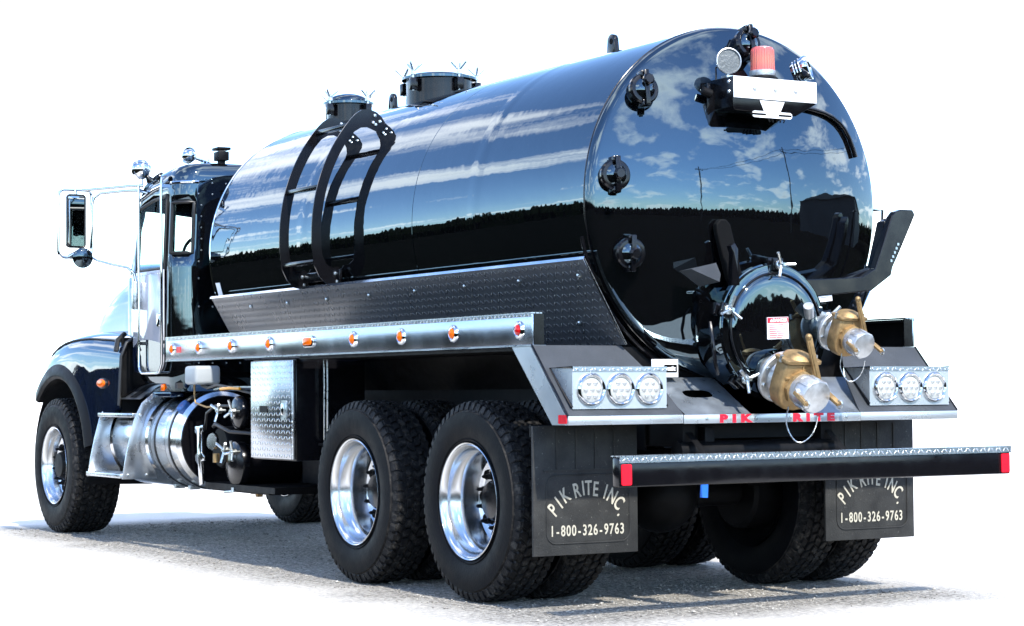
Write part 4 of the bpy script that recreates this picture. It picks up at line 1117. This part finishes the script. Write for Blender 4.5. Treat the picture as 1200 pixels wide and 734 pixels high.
def fender(s):
    ys = [7.34, 7.32, 7.27, 7.19, 7.08, 6.95, 6.8, 6.63, 6.45, 6.27, 6.1, 5.95, 5.8, 5.65, 5.5, 5.36]
    tops = [1.02, 1.12, 1.22, 1.315, 1.40, 1.465, 1.51, 1.542, 1.558, 1.565, 1.565, 1.56, 1.552, 1.545, 1.535, 1.525]
    outw = [.98, 1.03, 1.075, 1.105, 1.125, 1.135, 1.14, 1.14, 1.138, 1.135, 1.13, 1.125, 1.12, 1.115, 1.11, 1.105]
    rows = []
    for y, zt, xo in zip(ys, tops, outw):
        d = abs(y-6.6676); ra = .69
        zl = .535+math.sqrt(max(0, ra*ra-d*d)) if d < ra else .64
        if y < 6.02: zl = max(.70, .70+(y-5.36)*-.0) if y > 5.9 else .82+(5.9-y)*.30
        if y > 6.9: zl = max(zl, 1.045)
        zl = min(zl, zt-.03)
        pr = [(.50, zt+.015), (.75, zt+.012), (.93, zt-.004), (xo-.10, zt-.028), (xo-.05, zt-.06), (xo-.018, zt-.105), (xo, zt-.17)]
        pr = [(x, max(z, zl)) for x, z in pr]
        z6 = pr[-1][1]
        for t in (.25, .5, .75, 1.): pr.append((xo+.012*t, z6+(zl-z6)*t))
        pr.append((xo-.02, zl))
        rows.append([(s*x, y, z) for x, z in pr])
    f = part('front_fender', MB().grid(rows), NAVY, TR, ang=50)
    # black rubber flare round the arch
    fr = []
    for i in range(25):
        a = R(46+(168-46)*i/24); c, d = math.cos(a), math.sin(a)
        fr.append([(s*xx, 6.6676+rr*c, .535+rr*d) for xx, rr in ((1.06, .675), (1.150, .672), (1.166, .690), (1.166, .705), (1.146, .785), (1.128, .80))])
    part('fender_flare', MB().grid(fr), SATIN, f, ang=50)
    part('fender_marker', MB().prism([(5.70+.078*math.cos(q), 1.165+.030*math.sin(q)) for q in [2*PI*i/24 for i in range(24)]], 'x', s*1.122, s*1.146), AMB, f, .008)
    part('marker_bezel', MB().prism([(5.70+.09*math.cos(q), 1.165+.04*math.sin(q)) for q in [2*PI*i/24 for i in range(24)]], 'x', s*1.118, s*1.132), GASK, f, .004)
    part('hood_seam', MB().tube([(s*(xo-.048), y, zt-.055) for y, zt, xo in zip(ys[4:], tops[4:], outw[4:])], .006, 6), GASK, f)
    part('rear_lip', MB().tube([(s*.9, 5.36, 1.535), (s*1.0, 5.36, 1.50), (s*1.06, 5.36, 1.46), (s*1.10, 5.36, 1.36), (s*1.118, 5.36, 1.0)], .014, 8), GASK, f)
    part('hood_latch', MB().tube([(s*1.03, 5.48, 1.53), (s*1.10, 5.44, 1.48), (s*1.12, 5.42, 1.40)], .02, 8), GASK, f)
    part('wheel_house', MB().grid([[(s*.62, 6.6676+.70*math.cos(R(t)), .535+.70*math.sin(R(t))), (s*1.12, 6.6676+.66*math.cos(R(t)), .535+.66*math.sin(R(t)))] for t in range(0, 196, 12)]), SATIN, f)
    part('firewall_panel', MB().box(s*.60, s*1.08, 5.40, 5.42, .95, 1.50), SATIN, f)
for s in (-1, 1): fender(s)
part('front_bumper', MB().prism([(-1.06, 7.25), (-.9, 7.42), (.9, 7.42), (1.06, 7.25), (1.06, 7.22), (.9, 7.38), (-.9, 7.38), (-1.06, 7.22)], 'z', .55, .88), CHR, TR, .01)

# ------------------------------------------------------------------ what the paint mirrors: the yard's far edges
def treeline(name, az0, az1, dist, hf, label):
    """closed belt of far trees: uneven top edge, front and back faces"""
    n = int(abs(az1-az0)*5); rows = []
    for i in range(n+1):
        az = az0+(az1-az0)*i/n; a = R(az)
        h = dist*math.tan(R(hf(az)))*(.86+.09*math.sin(az*3.1)+.07*math.sin(az*7.7+1)+.04*random.random())
        row = []
        for dd, hh in ((-4, 0), (-5, .45*h), (-2, .85*h), (0, h), (4, .8*h), (6, 0)):
            q = dist+dd+random.uniform(-1, 1); row.append((q*math.sin(a), q*math.cos(a), hh*random.uniform(.98, 1.02)))
        rows.append(row)
    o = part(name, MB().grid(rows), mat('far_foliage', (.006, .008, .004), .9, spec=0., var=.5, vscale=.15), None, ang=20)
    o['kind'] = 'stuff'; o['label'] = label; o['category'] = 'trees'
def lerp(pts):
    def f(a):
        for (a0, h0), (a1, h1) in zip(pts, pts[1:]):
            if a0 <= a <= a1: return h0+(h1-h0)*(a-a0)/(a1-a0)
        return pts[0][1] if a < pts[0][0] else pts[-1][1]
    return f
treeline('tree_belt', -70, -4, 130, lerp([(-70, 5), (-40, 6.2), (-31, 5.6), (-26, 4.2), (-22.5, 3.6), (-21, 1.4), (-17, 1.1), (-4, 1.0)]), 'dark far tree belt mirrored along the flank of the tank')
treeline('tree_belt', 76, 290, 150, lerp([(76, 3), (120, 3.4), (150, 3.0), (190, 2.6), (240, 3.2), (290, 4.6)]), 'dark far tree belt mirrored low in the rear tank head')
POLE = mat('weathered_pole_wood', (.05, .04, .03), .9, var=.3, vscale=2)
def pole(x, y, h, label):
    o = part('utility_pole', MB().cyl((x, y, 0), (0, 0, 1), .17, h, 12, r2=.12), POLE, None)
    o['label'] = label; o['category'] = 'utility pole'; o['group'] = 'utility poles across the yard'
    part('cross_arm', MB().box(x-1.2, x+1.2, y-.06, y+.06, h-.9, h-.75), POLE, o)
    for dx_ in (-1.1, -.5, .5, 1.1):
        part('insulator', MB().cyl((x+dx_, y, h-.75), (0, 0, 1), .05, .16, 8), WHITE, o)
    return o
pole(9.0, -46, 14.6, 'slim utility pole mirrored left of centre in the rear tank head')
pole(25.5, -23.5, 14.2, 'utility pole with cross arm mirrored right of centre in the rear tank head')
def wire(a, b, sag, k):
    P = []
    for i in range(15):
        t = i/14; P.append(tuple(a[j]+(b[j]-a[j])*t - (sag*4*t*(1-t) if j == 2 else 0) for j in range(3)))
    o = part('overhead_wire', MB().tube(P, .03, 5), DARK, None)
    o['label'] = k; o['category'] = 'wire'; o['group'] = 'overhead wires between the poles'
for dx_ in (-1.1, 1.1):
    wire((9.0+dx_, -46, 14.0), (25.5+dx_, -23.5, 13.6), 1.2, '%s overhead wire strung between the two mirrored utility poles' % ('near' if dx_ < 0 else 'far'))
    wire((25.5+dx_, -23.5, 13.6), (43+dx_, 0, 13.8), 1.2, '%s overhead wire running off right from the cross-armed pole' % ('near' if dx_ < 0 else 'far'))
bl = part('low_building', MB().box(38, 74, -30, -5, 0, 6.4), mat('dark_shed_cladding', (.03, .03, .032), .6, var=.2, vscale=.3), None)
bl['label'] = 'long dark shed mirrored at the right of the rear tank head'; bl['category'] = 'building'
part('shed_roof', MB().prism([(-30.5, 6.4), (-17, 7.2), (-4.5, 6.4)], 'x', 37.5, 74.5), mat('shed_roof_sheet', (.06, .06, .065), .5), bl)
